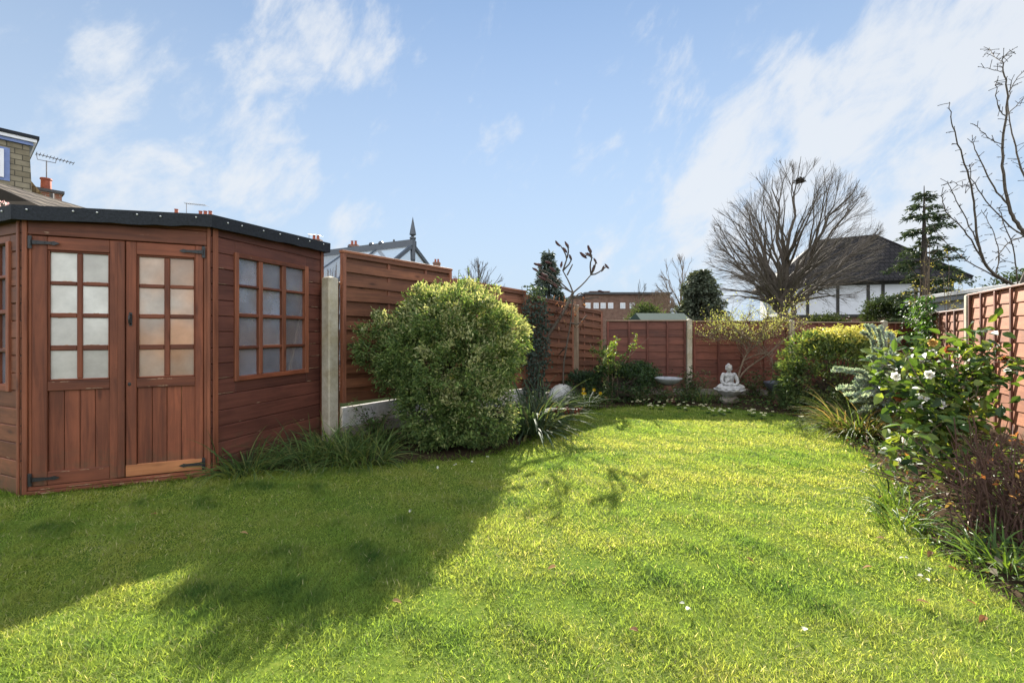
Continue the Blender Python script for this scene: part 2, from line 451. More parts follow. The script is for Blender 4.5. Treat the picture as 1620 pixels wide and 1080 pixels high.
M['paleroof'] = bricks('pale_roof_tile', (.32, .27, .2), (.42, .36, .27), (.2, .16, .12), 1.0, .3, .25, 'yz', .03)
M['brownroof'] = bricks('brown_roof_tile', (.075, .062, .05), (.12, .10, .078), (.03, .025, .02), 1.0, .35, .2, 'yz', .04)
M['brick'] = bricks('red_brick', (.19, .085, .06), (.26, .12, .08), (.3, .27, .24), 1.0, .23, .075, 'xz', .008)
M['flats'] = bricks('brown_brick', (.16, .085, .06), (.2, .11, .08), (.22, .18, .15), 1.0, .23, .075, 'xz', .008)
M['pot'] = simple('chimney_pot', (.30, .085, .05), .8, .25, 10)
M['blue'] = simple('blue_lining', (.16, .22, .42), .6, .2, 6)
M['lead'] = simple('dark_lead', (.05, .05, .055), .6, .3, 6)
M['winglass'] = simple('window_glass', (.10, .12, .14), .06, .2, 2)
M['curtain'] = simple('net_curtain', (.55, .57, .6), .6, .15, 6)
M['alu'] = simple('aerial_metal', (.12, .12, .13), .4, .2, 10, metal=.7)
M['greenfelt'] = simple('green_mineral_felt', (.055, .08, .07), 1, .25, 30, .3, spec=.05)
M['garage'] = simple('grey_pebbledash', (.36, .37, .38), .95, .2, 18, .3)
M['garageroof'] = simple('grey_roof_sheet', (.22, .225, .235), .8, .3, 8, .3)
M['bark'] = bark('bark_grey', (.085, .07, .055))
M['barktree'] = bark('bark_tree', (.13, .112, .095))
M['barkdark'] = bark('bark_dark', (.06, .05, .042))
M['barkpale'] = bark('bark_pale', (.17, .125, .085))
M['barkred'] = bark('stem_redbrown', (.095, .055, .043))
M['leaf'] = leafmat('leaf', .38, .55, .25)
M['gloss'] = leafmat('leaf_glossy', .34, .5, .28, (1.75, 1.55, .5))
M['needle'] = leafmat('needles', .15, .6, .2)
M['petal'] = leafmat('petal', .45, .6, .2, (1.05, 1.05, 1.0))
M['grassblade'] = leafmat('grass_blade', .55, .7, .12, (1.80, 1.66, .85))
M['seed'] = simple('seed_head', (.06, .025, .022), .9, .4, 40, .6)
M['dry'] = leafmat('dry_leaf', .3, .8, .1, (1.2, 1., .8))


# glass of the conservatory
def clearglass():
    m, nt, b = newmat('clear_roof_glass')
    b.inputs['Base Color'].default_value = (.75, .8, .85, 1); b.inputs['Roughness'].default_value = .08
    t = nd(nt, 'ShaderNodeBsdfTransparent', Color=(.85, .9, .93, 1)); mx = nd(nt, 'ShaderNodeMixShader'); mx.inputs[0].default_value = .35
    nt.links.new(t.outputs[0], mx.inputs[1]); nt.links.new(b.outputs[0], mx.inputs[2])
    nt.links.new(mx.outputs[0], nt.nodes['Material Output'].inputs['Surface'])
    return m


M['clear'] = clearglass()


def lawnmat():
    m, nt, b = newmat('lawn_turf')
    tc = nd(nt, 'ShaderNodeTexCoord')
    n = nd(nt, 'ShaderNodeTexNoise', Scale=30, Detail=8, Roughness=.7); nt.links.new(tc.outputs['Object'], n.inputs['Vector'])
    n2 = nd(nt, 'ShaderNodeTexNoise', Scale=1.6, Detail=4); nt.links.new(tc.outputs['Object'], n2.inputs['Vector'])
    r = ramp(nt, n.outputs['Fac'], [(.3, (.04, .07, .015)), (.55, (.09, .13, .025)), (.75, (.15, .17, .045))])
    r2 = ramp(nt, n2.outputs['Fac'], [(.35, (.8, .9, .8)), (.65, (1.2, 1.1, .9))])
    nt.links.new(mix(nt, 1.0, r.outputs[0], r2.outputs[0], 'MULTIPLY'), b.inputs['Base Color'])
    b.inputs['Roughness'].default_value = 1; b.inputs['Specular IOR Level'].default_value = 0
    return m


M['lawn'] = lawnmat()
M['ground'] = simple('neighbour_ground', (.06, .075, .03), 1, .4, 1.5, spec=0)

# ------------------------------------------------------------------ ground, lawn, border
C1, C2, C3 = np.array([-3.755, 3.50]), np.array([-2.64, 3.98]), np.array([-2.25, 5.36])
C0, C5 = np.array([-5.07, 4.06]), np.array([-4.29, 5.94])
FL = [np.array(p) for p in ((-2.05, 5.40), (-.93, 7.05), (.26, 8.12), (1.225, 9.0), (1.88, 9.40))]      # left fence line
FB = [np.array(p) for p in ((1.90, 9.42), (3.60, 9.27), (5.64, 9.22), (7.50, 9.20), (8.19, 9.2))]        # back fence line
FRdir = np.array([.583, 1.0]) / math.hypot(.583, 1)
FRp = np.array([6.642, 6.55])                                                                            # post on the right fence

m = MB(); m.add([(-400, -60, -.02), (400, -60, -.02), (400, 700, -.02), (-400, 700, -.02)], quads=[(0, 1, 2, 3)])
tag(m.build('ground', M['ground']), kind='structure')
EDGE = [(-2.64, 3.97), (-2.2, 4.08), (-1.6, 4.2), (-1.2, 4.32), (-.7, 4.42), (-.2, 4.62), (.15, 5.1), (.42, 5.65), (.8, 6.5), (1.15, 7.2),
        (1.9, 7.72), (2.8, 7.72), (3.55, 7.5), (4.15, 6.95), (4.35, 6.35), (4.1, 5.7), (3.78, 5.2), (3.5, 4.5), (3.2, 3.9), (2.85, 3.35), (2.55, 2.85),
        (2.38, 2.4), (2.25, 2.0), (2.15, 1.4), (2.1, .6), (2.1, -1.2)]


def smooth_line(p, it=2):
    p = np.array(p, float)
    for _ in range(it):
        q = [p[0]]
        for a, b in zip(p[:-1], p[1:]): q += [a * .75 + b * .25, a * .25 + b * .75]
        q.append(p[-1]); p = np.array(q)
    return p


EDGE = smooth_line(EDGE)
LAWN = np.vstack([EDGE, [(-6.5, -1.2), (-6.5, 4.06), (-5.07, 4.06), (-3.755, 3.5)]])


def poly_sheet(name, pts, z, mat):
    me = bpy.data.meshes.new(name)
    me.from_pydata([(float(x), float(y), z) for x, y in pts], [], [list(range(len(pts)))])
    me.update()
    if me.polygons[0].normal.z < 0: me.flip_normals()
    me.materials.append(mat)
    o = bpy.data.objects.new(name, me); COL.objects.link(o)
    return tag(o, kind='structure')


poly_sheet('lawn', LAWN, -.004, M['lawn'])
bed = np.vstack([EDGE, [(2.9, -1.2), (4.3, 2.0), FRp - FRdir * 1.7, FRp, (8.2, 9.2), FB[1], FB[0], FL[3], FL[2], FL[1], FL[0], C3]])
poly_sheet('flower_bed', bed, -.012, M['soil'])


def inside(poly, x, y):
    r = np.zeros(len(x), bool); n = len(poly); j = n - 1
    for i in range(n):
        xi, yi = poly[i]; xj, yj = poly[j]
        c = ((yi > y) != (yj > y)) & (x < (xj - xi) * (y - yi) / (yj - yi + 1e-12) + xi)
        r ^= c; j = i
    return r


_ph = [(rng.normal(size=2), rng.uniform(0, 6.28)) for _ in range(24)]


def vnoise(x, y, s, k=0):
    v = 0
    for i in range(6):
        d, p = _ph[(i + k * 6) % 24]
        v = v + np.sin((x * d[0] + y * d[1]) * s * (1 + .45 * i) + p) / (1 + .4 * i)
    return v / 2.2


def grass():
    mb = MB()
    bands = [(.9, 2.2, 74000, 2), (2.2, 3.2, 46000, 2), (3.2, 4.6, 23000, 2), (4.6, 6.2, 13000, 2), (6.2, 8.0, 9000, 2)]
    for y0, y1, dens, seg in bands:
        xl, xr = -1.35 * y1 - .4, min(1.35 * y1 + .4, 4.6)
        xl = max(xl, -4.8)
        n = int((xr - xl) * (y1 - y0) * dens)
        x = rng.uniform(xl, xr, n); y = rng.uniform(y0, y1, n)
        k = inside(LAWN, x + vnoise(x, y, 9, 2) * .05, y + vnoise(x, y, 9, 3) * .05)
        # thin, worn spots and tufts
        t = vnoise(x, y, 7, 1) + .6 * vnoise(x, y, 19, 2)
        k &= rng.random(n) < np.clip(.74 + .36 * t, .25, 1)
        x, y, t = x[k], y[k], t[k]; n = len(x)
        ym = (y0 + y1) / 2
        patch = vnoise(x, y, 2.1, 0) + .5 * vnoise(x, y, 5.5, 3)
        fine = vnoise(x, y, 14, 0)
        g = np.array([.17, .28, .06]); yl = np.array([.285, .325, .092]); dk = np.array([.06, .13, .035]); st = np.array([.46, .44, .28])
        a = np.clip(.46 + .38 * patch + .22 * fine + rng.normal(0, .10, n), 0, 1)[:, None]
        c = g * (1 - a) + yl * a
        b = np.clip(-.22 + .62 * t - .5 * patch + rng.normal(0, .15, n), 0, 1)[:, None]
        c = c * (1 - b) + dk * b
        s = rng.random(n) < np.clip(.035 + .05 * patch, .005, .15); c[s] = st * rng.uniform(.7, 1.3, (s.sum(), 1))
        L = np.clip(.028 + .012 * t + rng.normal(0, .006, n), .012, .065)
        # longer around the margins and in the shade of the shed
        lean = rng.normal(size=(n, 2)) * .75 + np.stack([vnoise(x, y, 6, 3), vnoise(x, y, 6, 1)], 1) * .5
        D = np.stack([lean[:, 0], lean[:, 1], np.full(n, .8)], 1)
        W = (.0017 + .0010 * ym) * rng.uniform(.7, 1.3, n)
        mb.blades(np.stack([x, y, np.full(n, -.006)], 1), D, L, W, c, seg=seg, bend=rng.uniform(.1, .8, n))
    # rough fringe against the shed and along the borders
    P, D, L = [], [], []
    for a, b in zip(EDGE[:-1], EDGE[1:]):
        l = math.dist(a, b); k = int(l * 420)
        f = rng.random(k)[:, None]; p = a + (b - a) * f + rng.normal(0, .05, (k, 2)); P.append(p)
    for a, b, w in ((C1, C2, 700), (C0, C1, 500)):
        l = math.dist(a, b); k = int(l * w); f = rng.random(k)[:, None]
        nrm = np.array([b[1] - a[1], -(b[0] - a[0])]); nrm /= np.linalg.norm(nrm)
        P.append(a + (b - a) * f + nrm * np.abs(rng.normal(.03, .04, (k, 1))))
    P = np.vstack(P); n = len(P)
    D = np.concatenate([rng.normal(size=(n, 2)) * .7, np.full((n, 1), .9)], 1)
    c = np.array([.10, .17, .025]) * rng.uniform(.6, 1.5, (n, 1))
    mb.blades(np.concatenate([P, np.full((n, 1), -.006)], 1), D, rng.uniform(.04, .12, n), rng.uniform(.004, .007, n), c, seg=3, bend=rng.uniform(.4, 1.6, n))
    tag(mb.build('grass', M['grassblade']), kind='stuff')


grass()

# ------------------------------------------------------------------ summerhouse
shed = thing('corner_summerhouse', 'brown stained timber corner summerhouse with glazed double doors and black felt roof', 'summerhouse', (C1[0], C1[1], 0))


def wall_frame(a, b):
    d = b - a; return (a[0] - C1[0], a[1] - C1[1], 0), math.atan2(d[1], d[0]), math.hypot(*d)


def shiplap(L, h, holes, mat=0, n=16, th=.016, chips=2):
    """horizontal shiplap boards with window openings cut out; front is -y"""
    mb = MB(); bh = h / n
    for i in range(n):
        z0, z1 = i * bh, (i + 1) * bh - .008
        j = rnd.uniform(0, .003)
        rects = [(0, L, z0, z1, True)]
        for (u0, u1, w0, w1) in holes:
            new = []
            for (a0, a1, b0, b1, g) in rects:
                if b1 <= w0 or b0 >= w1: new.append((a0, a1, b0, b1, g)); continue
                if u0 > a0: new.append((a0, u0, b0, b1, g))
                if u1 < a1: new.append((u1, a1, b0, b1, g))
                if b0 < w0 - .004: new.append((u0 + .001, u1 - .001, b0, w0, False))
                if b1 > w1 + .004: new.append((u0 + .001, u1 - .001, w1, b1, g))
            rects = new
        for (a0, a1, b0, b1, g) in rects:
            mb.box(a0, a1, -th - j, -.001, b0, b1, mat, ch=.004)
            if g: mb.box(a0, a1, -.005, 0, b1 - .003, b1 + .009, mat)
            for _ in range(chips if g else 0):                      # flaked stain along the board edge shows pale timber
                if rnd.random() < (.75 if i < n * .45 else .3) and a1 - a0 > .2:
                    c0 = rnd.uniform(a0, a1 - .12); ln = rnd.uniform(.02, .22) * rnd.random() + .015; ln = min(ln, a1 - c0 - .01); K = 7
                    x = np.linspace(c0, c0 + ln, K); hh = np.array([.0008] + [rnd.uniform(.0015, .0065) for _ in range(K - 2)] + [.0008])
                    lo = np.stack([x, np.full(K, -th - j - .0006), np.full(K, b0 + .004)], 1); hi_ = lo.copy(); hi_[:, 2] += hh
                    mb.add(np.vstack([lo, hi_]), quads=[(k, k + 1, K + k + 1, K + k) for k in range(K - 1)], mat=1)
    return mb


def window_unit(cols, rows, fr, parent, loc, rotz, frame_mat, pane_mat, depth=.02, pane_y=.006, bar_w=None, name='window', proud=.022):
    """cols, rows: list of (start,end) of glass openings; fr: outer (u0,u1,z0,z1)"""
    mb = MB(); u0, u1, z0, z1 = fr
    cu0, cu1, cz0, cz1 = cols[0][0], cols[-1][1], rows[0][0], rows[-1][1]
    H, V = 1, 0
    mb.box(u0, cu0, -proud, depth, z0, z1, V, .004); mb.box(cu1, u1, -proud, depth, z0, z1, V, .004)
    mb.box(cu0, cu1, -proud + .002, depth, z0, cz0, H, .004); mb.box(cu0, cu1, -proud + .002, depth, cz1, z1, H, .004)
    for a, b in zip(cols[:-1], cols[1:]): mb.box(a[1], b[0], -proud + .006, depth, cz0, cz1, V, .006)
    for a, b in zip(rows[:-1], rows[1:]):
        for c in cols: mb.box(c[0], c[1], -proud + .008, depth, a[1], b[0], H, .006)
    for c in cols:
        for r in rows:
            for (z, sgn, pr_) in ((r[0], 1, .8), (r[1], -1, .3)):
                if rnd.random() < pr_:
                    a0 = rnd.uniform(c[0], c[0] + (c[1] - c[0]) * .5); a1 = rnd.uniform(a0 + .02, c[1]); K = 9; x = np.linspace(a0, a1, K); hh = np.array([.0008] + [rnd.uniform(.001, .006) for _ in range(K - 2)] + [.0008])
                    lo = np.stack([x, np.full(K, pane_y - .0012), np.full(K, z)], 1); hi_ = lo.copy(); hi_[:, 2] += hh * sgn
                    mb.add(np.vstack([lo, hi_]), quads=[(k, k + 1, K + k + 1, K + k) for k in range(K - 1)], mat=2)
    o = mb.build(name, list(frame_mat) + [M['chip']], parent, loc, rotz)
    g = MB()
    for c in cols:
        for r in rows: g.box(c[0] - .004, c[1] + .004, pane_y, pane_y + .003, r[0] - .004, r[1] + .004)
    p = g.build('glass', pane_mat, o)
    return o


def flakes(mb, zones, n, mat=1):
    """flaked stain: thin ragged patches of bare timber lying on the boards"""
    for _ in range(n):
        u0, u1, y, z0, z1 = rnd.choice(zones); ln = rnd.uniform(.015, .14) * rnd.random() + .01; c0 = rnd.uniform(u0, u1 - ln); K = 7
        zc = rnd.uniform(z0 + .002, z1 - .006); x = np.linspace(c0, c0 + ln, K); w_ = np.array([.0006] + [rnd.uniform(.001, .0045) for _ in range(K - 2)] + [.0006])
        lo = np.stack([x, np.full(K, y), zc + rng.normal(0, .0006, K)], 1); hi_ = lo.copy(); hi_[:, 2] += w_
        mb.add(np.vstack([lo, hi_]), quads=[(k, k + 1, K + k + 1, K + k) for k in range(K - 1)], mat=mat)


# --- front face with the double doors
loc, rz, L = wall_frame(C1, C2)
for nm, bx in (('corner_post', (0.0, .030, -.030, .03, 0, 2.16)), ('door_jamb', (.0305, .052, -.012, .03, 0.02, 2.004)), ('door_jamb', (1.168, L - .0185, -.012, .03, 0.02, 2.004)), ('corner_post', (L - .018, L + .008, -.03, .03, 0, 2.19))):
    mb = MB(); mb.box(*bx, 0, .004); mb.build(nm, M['trim'], shed, loc, rz)
mb = MB(); mb.box(.030, L - .018, -.022, .02, 2.005, 2.125, 0, .005); mb.box(.030, L - .018, -.014, .02, 2.128, 2.2, 0, .004)
mb.build('header_board', M['door_h'], shed, loc, rz)
mb = MB(); mb.box(.02, L, -.03, .05, .0, .03, 0, .004); mb.box(.03, L - .02, -.02, .04, .032, .06, 0, .004)
flakes(mb, [(.05, 1.15, -.0312, .004, .026), (.06, 1.15, -.0212, .034, .056)], 26); mb.build('door_sill', [M['door_h'], M['chip']], shed, loc, rz)
ROWS = [(.885, 1.108), (1.150, 1.368), (1.404, 1.622), (1.654, 1.880)]
for (d0, d1, cols, pm, lab) in ((.054, .626, [(.156, .317), (.352, .515)], 'film', 'left door with pale misted panes'),
                                (.632, 1.166, [(.714, .886), (.926, 1.096)], 'filmwarm', 'right door with warm tinted panes and an orange bottom rail')):
    mb = MB()
    ca, cb = cols[0][0], cols[-1][1]
    wide = d0 < .3
    mb.box(d0, ca - .012, -.020, .018, .064, 1.998, 0, .004); mb.box(cb + .012, d1, -.020, .018, .064, 1.998, 0, .004)
    mb.box(ca - .012, cb + .012, -.018, .018, 1.895, 1.998, 1, .004)
    mb.box(ca - .012, cb + .012, -.018, .018, .795, .872, 1, .004)
    if wide: mb.box(ca - .012, cb + .012, -.018, .018, .064, .168, 1, .004)
    flakes(mb, [(ca, cb, -.0186, .80, .812), (ca, cb, -.0186, .858, .870)] + ([(ca, cb, -.0186, .150, .166)] if wide else []), 9, 2)
    bw = (cb - ca + .024) / 4
    for i in range(4): mb.box(ca - .012 + i * bw + .0015, ca - .012 + (i + 1) * bw - .0015, -.002 + rnd.uniform(-.001, .001), .012, .12, .80, 0, .003)
    if wide:                                               # cover strip where the doors meet
        mb.box(d1 - .045, d1 + .002, -.032, -.0205, .07, 1.99, 0, .004)
    door = mb.build('door', [M['door_v'], M['door_h'], M['chip']], shed, loc, rz); door['label'] = lab
    if not wide:
        r2 = MB(); r2.box(d0, d1 - .0, -.025, -.0205, .07, .163, 0, .003); r2.box(ca - .012, cb + .012, -.0205, .018, .07, .163, 0, .003)
        r2.build('bottom_rail', M['door_rail'], door)
    window_unit(cols, ROWS, (ca - .010, cb + .010, .874, 1.893), door, (0, 0, 0), 0, [M['door_v'], M['door_h']], M[pm], proud=.013)
    for z in ((1.945, .12) if True else ()):
        h = MB(); s = 1 if wide else -1; u = d0 - .006 if wide else d1 + .006
        h.box(u - .012 * 1, u + .012, -.0345, -.0315, z - .05, z + .05, 0, .002)
        prof = [(0, .016), (.05, .013), (.11, .010), (.135, .016), (.165, .003)]
        v = []
        for (a, w) in prof: v += [(u + s * (a + .008), -.036, z - w), (u + s * (a + .008), -.036, z + w)]
        for (a, w) in prof: v += [(u + s * (a + .008), -.0305, z - w), (u + s * (a + .008), -.0305, z + w)]
        q = []
        for i in range(4):
            a = i * 2; q += [(a, a + 2, a + 3, a + 1), (a + 10, a + 11, a + 13, a + 12), (a, a + 10, a + 12, a + 2), (a + 1, a + 3, a + 13, a + 11)]
        h.add(v, quads=q)
        h.tube([(u + s * .006, -.04, z - .022), (u + s * .006, -.04, z + .022)], .006, 8)
        for du in (.03, .08, .12): h.ell((u + s * (du + .008), -.037, z), (.004, .003, .004), 8, 5)
        h.build('hinge', M['iron'], door)
h = MB(); hu, hz = .664, 1.36
h.box(hu - .011, hu + .011, -.024, -.0205, hz - .055, hz + .055, 0, .002)
h.tube([(hu, -.024, hz + .04), (hu, -.05, hz + .03), (hu, -.055, hz), (hu, -.05, hz - .03), (hu, -.024, hz - .04)], [.006, .007, .008, .007, .006], 8)
h.build('handle', M['iron'], door)
h = MB(); h.ell((.656, -.0205, .827), (.012, .003, .016), 12, 6)
h.build('keyhole', M['iron'], door)

# --- right-hand wall with its window
loc, rz, L = wall_frame(C2, C3)
cols = [(.269, .505), (.553, .805), (.860, 1.136)]
rows = [(.845, 1.095), (1.125, 1.395), (1.430, 1.675), (1.700, 1.945)]
fr = (.225, 1.19, .80, 1.99)
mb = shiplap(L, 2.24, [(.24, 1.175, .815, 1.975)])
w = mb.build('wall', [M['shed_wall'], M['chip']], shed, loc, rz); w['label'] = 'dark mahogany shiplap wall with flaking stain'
for x0, x1 in ((.004, .055), (L - .035, L + .012)):
    mb = MB(); mb.box(x0, x1, -.034, -.020, 0, 2.22, 0, .004); mb.build('corner_post', M['trim'], shed, loc, rz)
window_unit(cols, rows, fr, shed, loc, rz, [M['trim'], M['door_h']], M['filmside'], proud=.036)
# --- left-hand wall
loc, rz, L = wall_frame(C0, C1)
cols = [(L - .78 + i * .21, L - .78 + i * .21 + .165) for i in range(3)]
mb = shiplap(L, 2.15, [(L - .83, L - .165, .83, 1.94)])
mb.build('wall', [M['shed_left'], M['chip']], shed, loc, rz)
window_unit(cols, rows, (L - .845, L - .15, .79, 1.96), shed, loc, rz, [M['trim'], M['door_h']], M['filmside'], proud=.034)
mb = MB(); mb.box(L - .035, L - .004, -.032, -.018, 0, 2.14, 0, .004); mb.build('corner_post', M['trim'], shed, loc, rz)
# --- back walls and floor
for a, b in ((C3, C5), (C5, C0)):
    loc, rz, L = wall_frame(a, b)
    mb = MB()
    mb.box(.02, L - .02, -.006, 0, 0, 2.1)
    for i in range(14): mb.box(.02, L - .02, -.016, -.0065, i * .15, i * .15 + .147)
    mb.build('back_wall', M['shed_in'], shed, loc, rz)
c = C1
mb = MB(); pts = [C1, C2, C3, C5, C0]
mb.add([(p[0] - c[0], p[1] - c[1], .022) for p in pts], tris=[(0, 1, 2), (0, 2, 3), (0, 3, 4)]); mb.build('floor', M['shed_in'], shed)
# --- felt roof with a folded-down edge and galvanised nails
RT = [np.array(p) for p in ((-5.16, 3.97, 2.185), (-3.745, 3.40, 2.208), (-2.568, 3.90, 2.262), (-2.137, 5.36, 2.300), (-4.29, 6.06, 2.05))]
mb = MB()
ctr = np.array([-3.6, 4.7, 2.30])
n = len(RT)
for i in range(n):
    a, b = RT[i], RT[(i + 1) % n]
    K = 14
    top = np.array([a + (b - a) * t for t in np.linspace(0, 1, K)])
    wav = np.array([rnd.uniform(-.007, .007) for _ in range(K)]); wav[0] = wav[-1] = 0
    inn = (ctr[:2] - (a[:2] + b[:2]) / 2); inn /= np.linalg.norm(inn)
    low = top.copy(); low[:, 2] -= .108 + wav; low[:, :2] += inn * .004
    back = low.copy(); back[:, :2] += inn * .07; back[:, 2] += .01
    v = np.vstack([top, low, back])
    q = [(k, k + 1, K + k + 1, K + k) for k in range(K - 1)] + [(K + k, K + k + 1, 2 * K + k + 1, 2 * K + k) for k in range(K - 1)]
    mb.add(v - np.array([c[0], c[1], 0]), quads=q)
    mb.add(np.vstack([a, b, ctr]) - np.array([c[0], c[1], 0]), tris=[(0, 1, 2)])
    L = np.linalg.norm(b - a); k = max(3, int(L / .21)) if i < 3 else 0
    for j in range(k):
        p = a + (b - a) * ((j + .5 + rnd.uniform(-.2, .2)) / k); p[2] -= .035 + rnd.uniform(-.008, .012)
        mb.ell(p - np.array([c[0], c[1], 0]) - np.append(inn * .003, 0), (.0075, .0075, .0075), 8, 5, mat=1)
mb.build('felt_roof', [M['felt'], M['nail']], shed)
# pole leaning inside behind the right-hand window
d = (C3 - C2) / np.linalg.norm(C3 - C2); nn = np.array([-d[1], d[0]])
p0 = C2 + d * .88 + nn * .12; p1 = C2 + d * 1.22 + nn * .06
mb = MB(); mb.tube([(*p0, .03), (*((p0 + p1) / 2), .9), (*p1, 1.62)], [.017, .016, .016], 8)
o = mb.build('wooden_pole', M['stick']); tag(o, 'pale wooden pole leaning inside the window of the summerhouse', 'pole')


# ------------------------------------------------------------------ fences
def local(a, b):
    d = np.asarray(b) - np.asarray(a); return math.atan2(d[1], d[0]), math.hypot(*d)


def woven_panel(L, h, nb=10, battens=(1 / 3, 2 / 3), top_drop=0.0):
    """hit-and-miss panel; garden side is -y"""
    mb = MB(); st = .05
    mb.box(0, st, -.030, .03, 0, h, 1, .004); mb.box(L - st, L, -.030, .03, 0, h, 1, .004)
    mb.box(-.01, L + .01, -.036, .036, h, h + .035, 0, .005); mb.box(st, L - st, -.030, -.012, h - .05, h - .002, 0, .003)
    for f in battens: mb.box(L * f - .02, L * f + .02, -.010, .010, .01, h - .01, 1)
    pit = (h - .05) / nb; K = 16
    secs = [0] + list(battens) + [1]
    for i in range(nb):
        for side in (-1, 1):
            z0 = i * pit + (0 if side == -1 else pit * .36) + .004
            bh = pit * (.60 if side == -1 else .92)
            if z0 + bh > h: bh = h - z0 - .004
            if bh < .03: continue
            x = np.linspace(st * .6, L - st * .6, K)
            ph = rnd.uniform(-.004, .004)
            y = side * ((.020 if side < 0 else .010) + (.010 if side < 0 else .0) * np.sin(x / L * math.pi) + .002 * np.sin(x * 5 + i)) + ph * .5
            wob = .004 * np.sin(x * 3.1 + i * 1.7)
            t = .006
            ring = lambda yy, zz: np.stack([x, yy, zz], 1)
            v = np.vstack([ring(y - t, np.full(K, z0) + wob), ring(y + t, np.full(K, z0) + wob), ring(y + t, np.full(K, z0 + bh) + wob), ring(y - t, np.full(K, z0 + bh) + wob)])
            q = []
            for s in range(4):
                e = (s + 1) % 4
                q += [(s * K + k, s * K + k + 1, e * K + k + 1, e * K + k) for k in range(K - 1)]
            mb.add(v, quads=q)
    return mb


def lap_panel(L, h, battens, nb=10, cap=2, bw=.038, batt_mat=1):
    """overlap panel with upright battens on the garden side (-y)"""
    mb = MB(); pit = h / nb
    for i in range(nb):
        z0 = i * pit - .012; z1 = (i + 1) * pit + .006; K = 10
        x = np.linspace(0, L, K)
        wv = np.array([rnd.uniform(-.005, .005) for _ in range(K)])
        yb, yt = -.019 + rnd.uniform(-.002, .002), -.005
        v = np.vstack([np.stack([x, np.full(K, yb), z0 + wv], 1), np.stack([x, np.full(K, yt), np.full(K, z1)], 1),
                       np.stack([x, np.full(K, yt + .008), np.full(K, z1)], 1), np.stack([x, np.full(K, yb + .011), z0 + wv], 1)])
        q = []
        for s in range(4):
            e = (s + 1) % 4
            q += [(s * K + k, s * K + k + 1, e * K + k + 1, e * K + k) for k in range(K - 1)]
        mb.add(v, quads=q)
    for f in battens:
        x = L * f + rnd.uniform(-.01, .01)
        mb.box(x - bw / 2, x + bw / 2, -.046, -.0225, -.02, h - .004, batt_mat, .004)
    mb.box(-.01, L + .01, -.05, .03, h + .002, h + .028, cap, .005)
    return mb


def conc_post(h, w=.105, d=.1):
    mb = MB()
    mb.box(-w / 2, w / 2, -d / 2, d / 2, -.1, h, 0, .012)
    v = [(-w / 2 + .012, -d / 2 + .012, h), (w / 2 - .012, -d / 2 + .012, h), (w / 2 - .012, d / 2 - .012, h), (-w / 2 + .012, d / 2 - .012, h), (0, 0, h + .022)]
    mb.add(v, tris=[(0, 1, 4), (1, 2, 4), (2, 3, 4), (3, 0, 4)])
    return mb


fl = thing('woven_fence', 'brown woven timber fence stepping down the left side beside the summerhouse', 'fence', (FL[0][0], FL[0][1], 0))
o0 = FL[0]
TOPS = [((2.235, .41), (2.235, .36)), ((2.09, .33), (1.99, .26)), ((1.935, .20), (1.80, .14)), ((1.775, .14), (1.68, .12))]
for i in range(4):
    a, b = FL[i], FL[i + 1]
    rz, L = local(a, b)
    (h0, g0), (h1, g1) = TOPS[i]
    mb = woven_panel(L - .06, 1.82, battens=(.37, .72) if i == 0 else (.33, .66))

    def shear(v, h0=h0, h1=h1, g0=g0, g1=g1, L=L):
        v = v.copy(); t = v[:, 0] / L; z = v[:, 2] / 1.855
        v[:, 2] = (g0 + (g1 - g0) * t) * (1 - z) + (h0 + (h1 - h0) * t) * z
        return v
    p = mb.build('fence_panel', [M['fence_l'], M['fence_lv']], fl, (a[0] - o0[0] + math.cos(rz) * .03, a[1] - o0[1] + math.sin(rz) * .03, 0), rz, fn=shear)
    if i == 0: p['label'] = 'tallest woven panel, next to the summerhouse'
    gb = MB(); gb.box(.0, L - .05, -.024, .024, .12 if i == 0 else .0, min(g0, g1) - .002, 0, .006)
    if i == 0: gb.box(0, L - .05, -.05, .05, -.05, .118, 1, .01)
    gb.build('gravel_board', [M['gravelboard'], M['basestone']], fl, (a[0] - o0[0] + math.cos(rz) * .025, a[1] - o0[1] + math.sin(rz) * .025, 0), rz)
rz, L = local(FL[0], FL[1])
PP = np.array([-2.115, 5.29])
conc_post(1.885, .14, .13).build('concrete_post', M['concrete'], fl, (PP[0] - o0[0], PP[1] - o0[1], 0), rz + .12)['label'] = 'weathered concrete post beside the summerhouse'
rz2, L2 = local(C5 + [.25, .28], FL[0] + [-.02, .06])
mb = lap_panel(L2, 1.83, (.02, .5, .98)); mb.build('fence_panel', [M['fence_l'], M['fence_lv'], M['cap']], fl, (C5[0] + .25 - o0[0], C5[1] + .28 - o0[1], 0), rz2)['label'] = 'panel hidden behind the summerhouse'
for i in (1, 2):
    mb = MB(); mb.box(-.04, .04, -.05, .03, -.1, TOPS[i][0][0] - .02, 0, .006)
    mb.build('timber_post', M['fence_lv'], fl, (FL[i][0] - o0[0], FL[i][1] - o0[1], 0), rz)
mb = MB(); mb.box(-.05, .05, -.09, .01, -.1, 1.80, 0, .012)
mb.build('timber_post', M['oldpost'], fl, (FL[3][0] - o0[0], FL[3][1] - o0[1], 0), rz + .2)

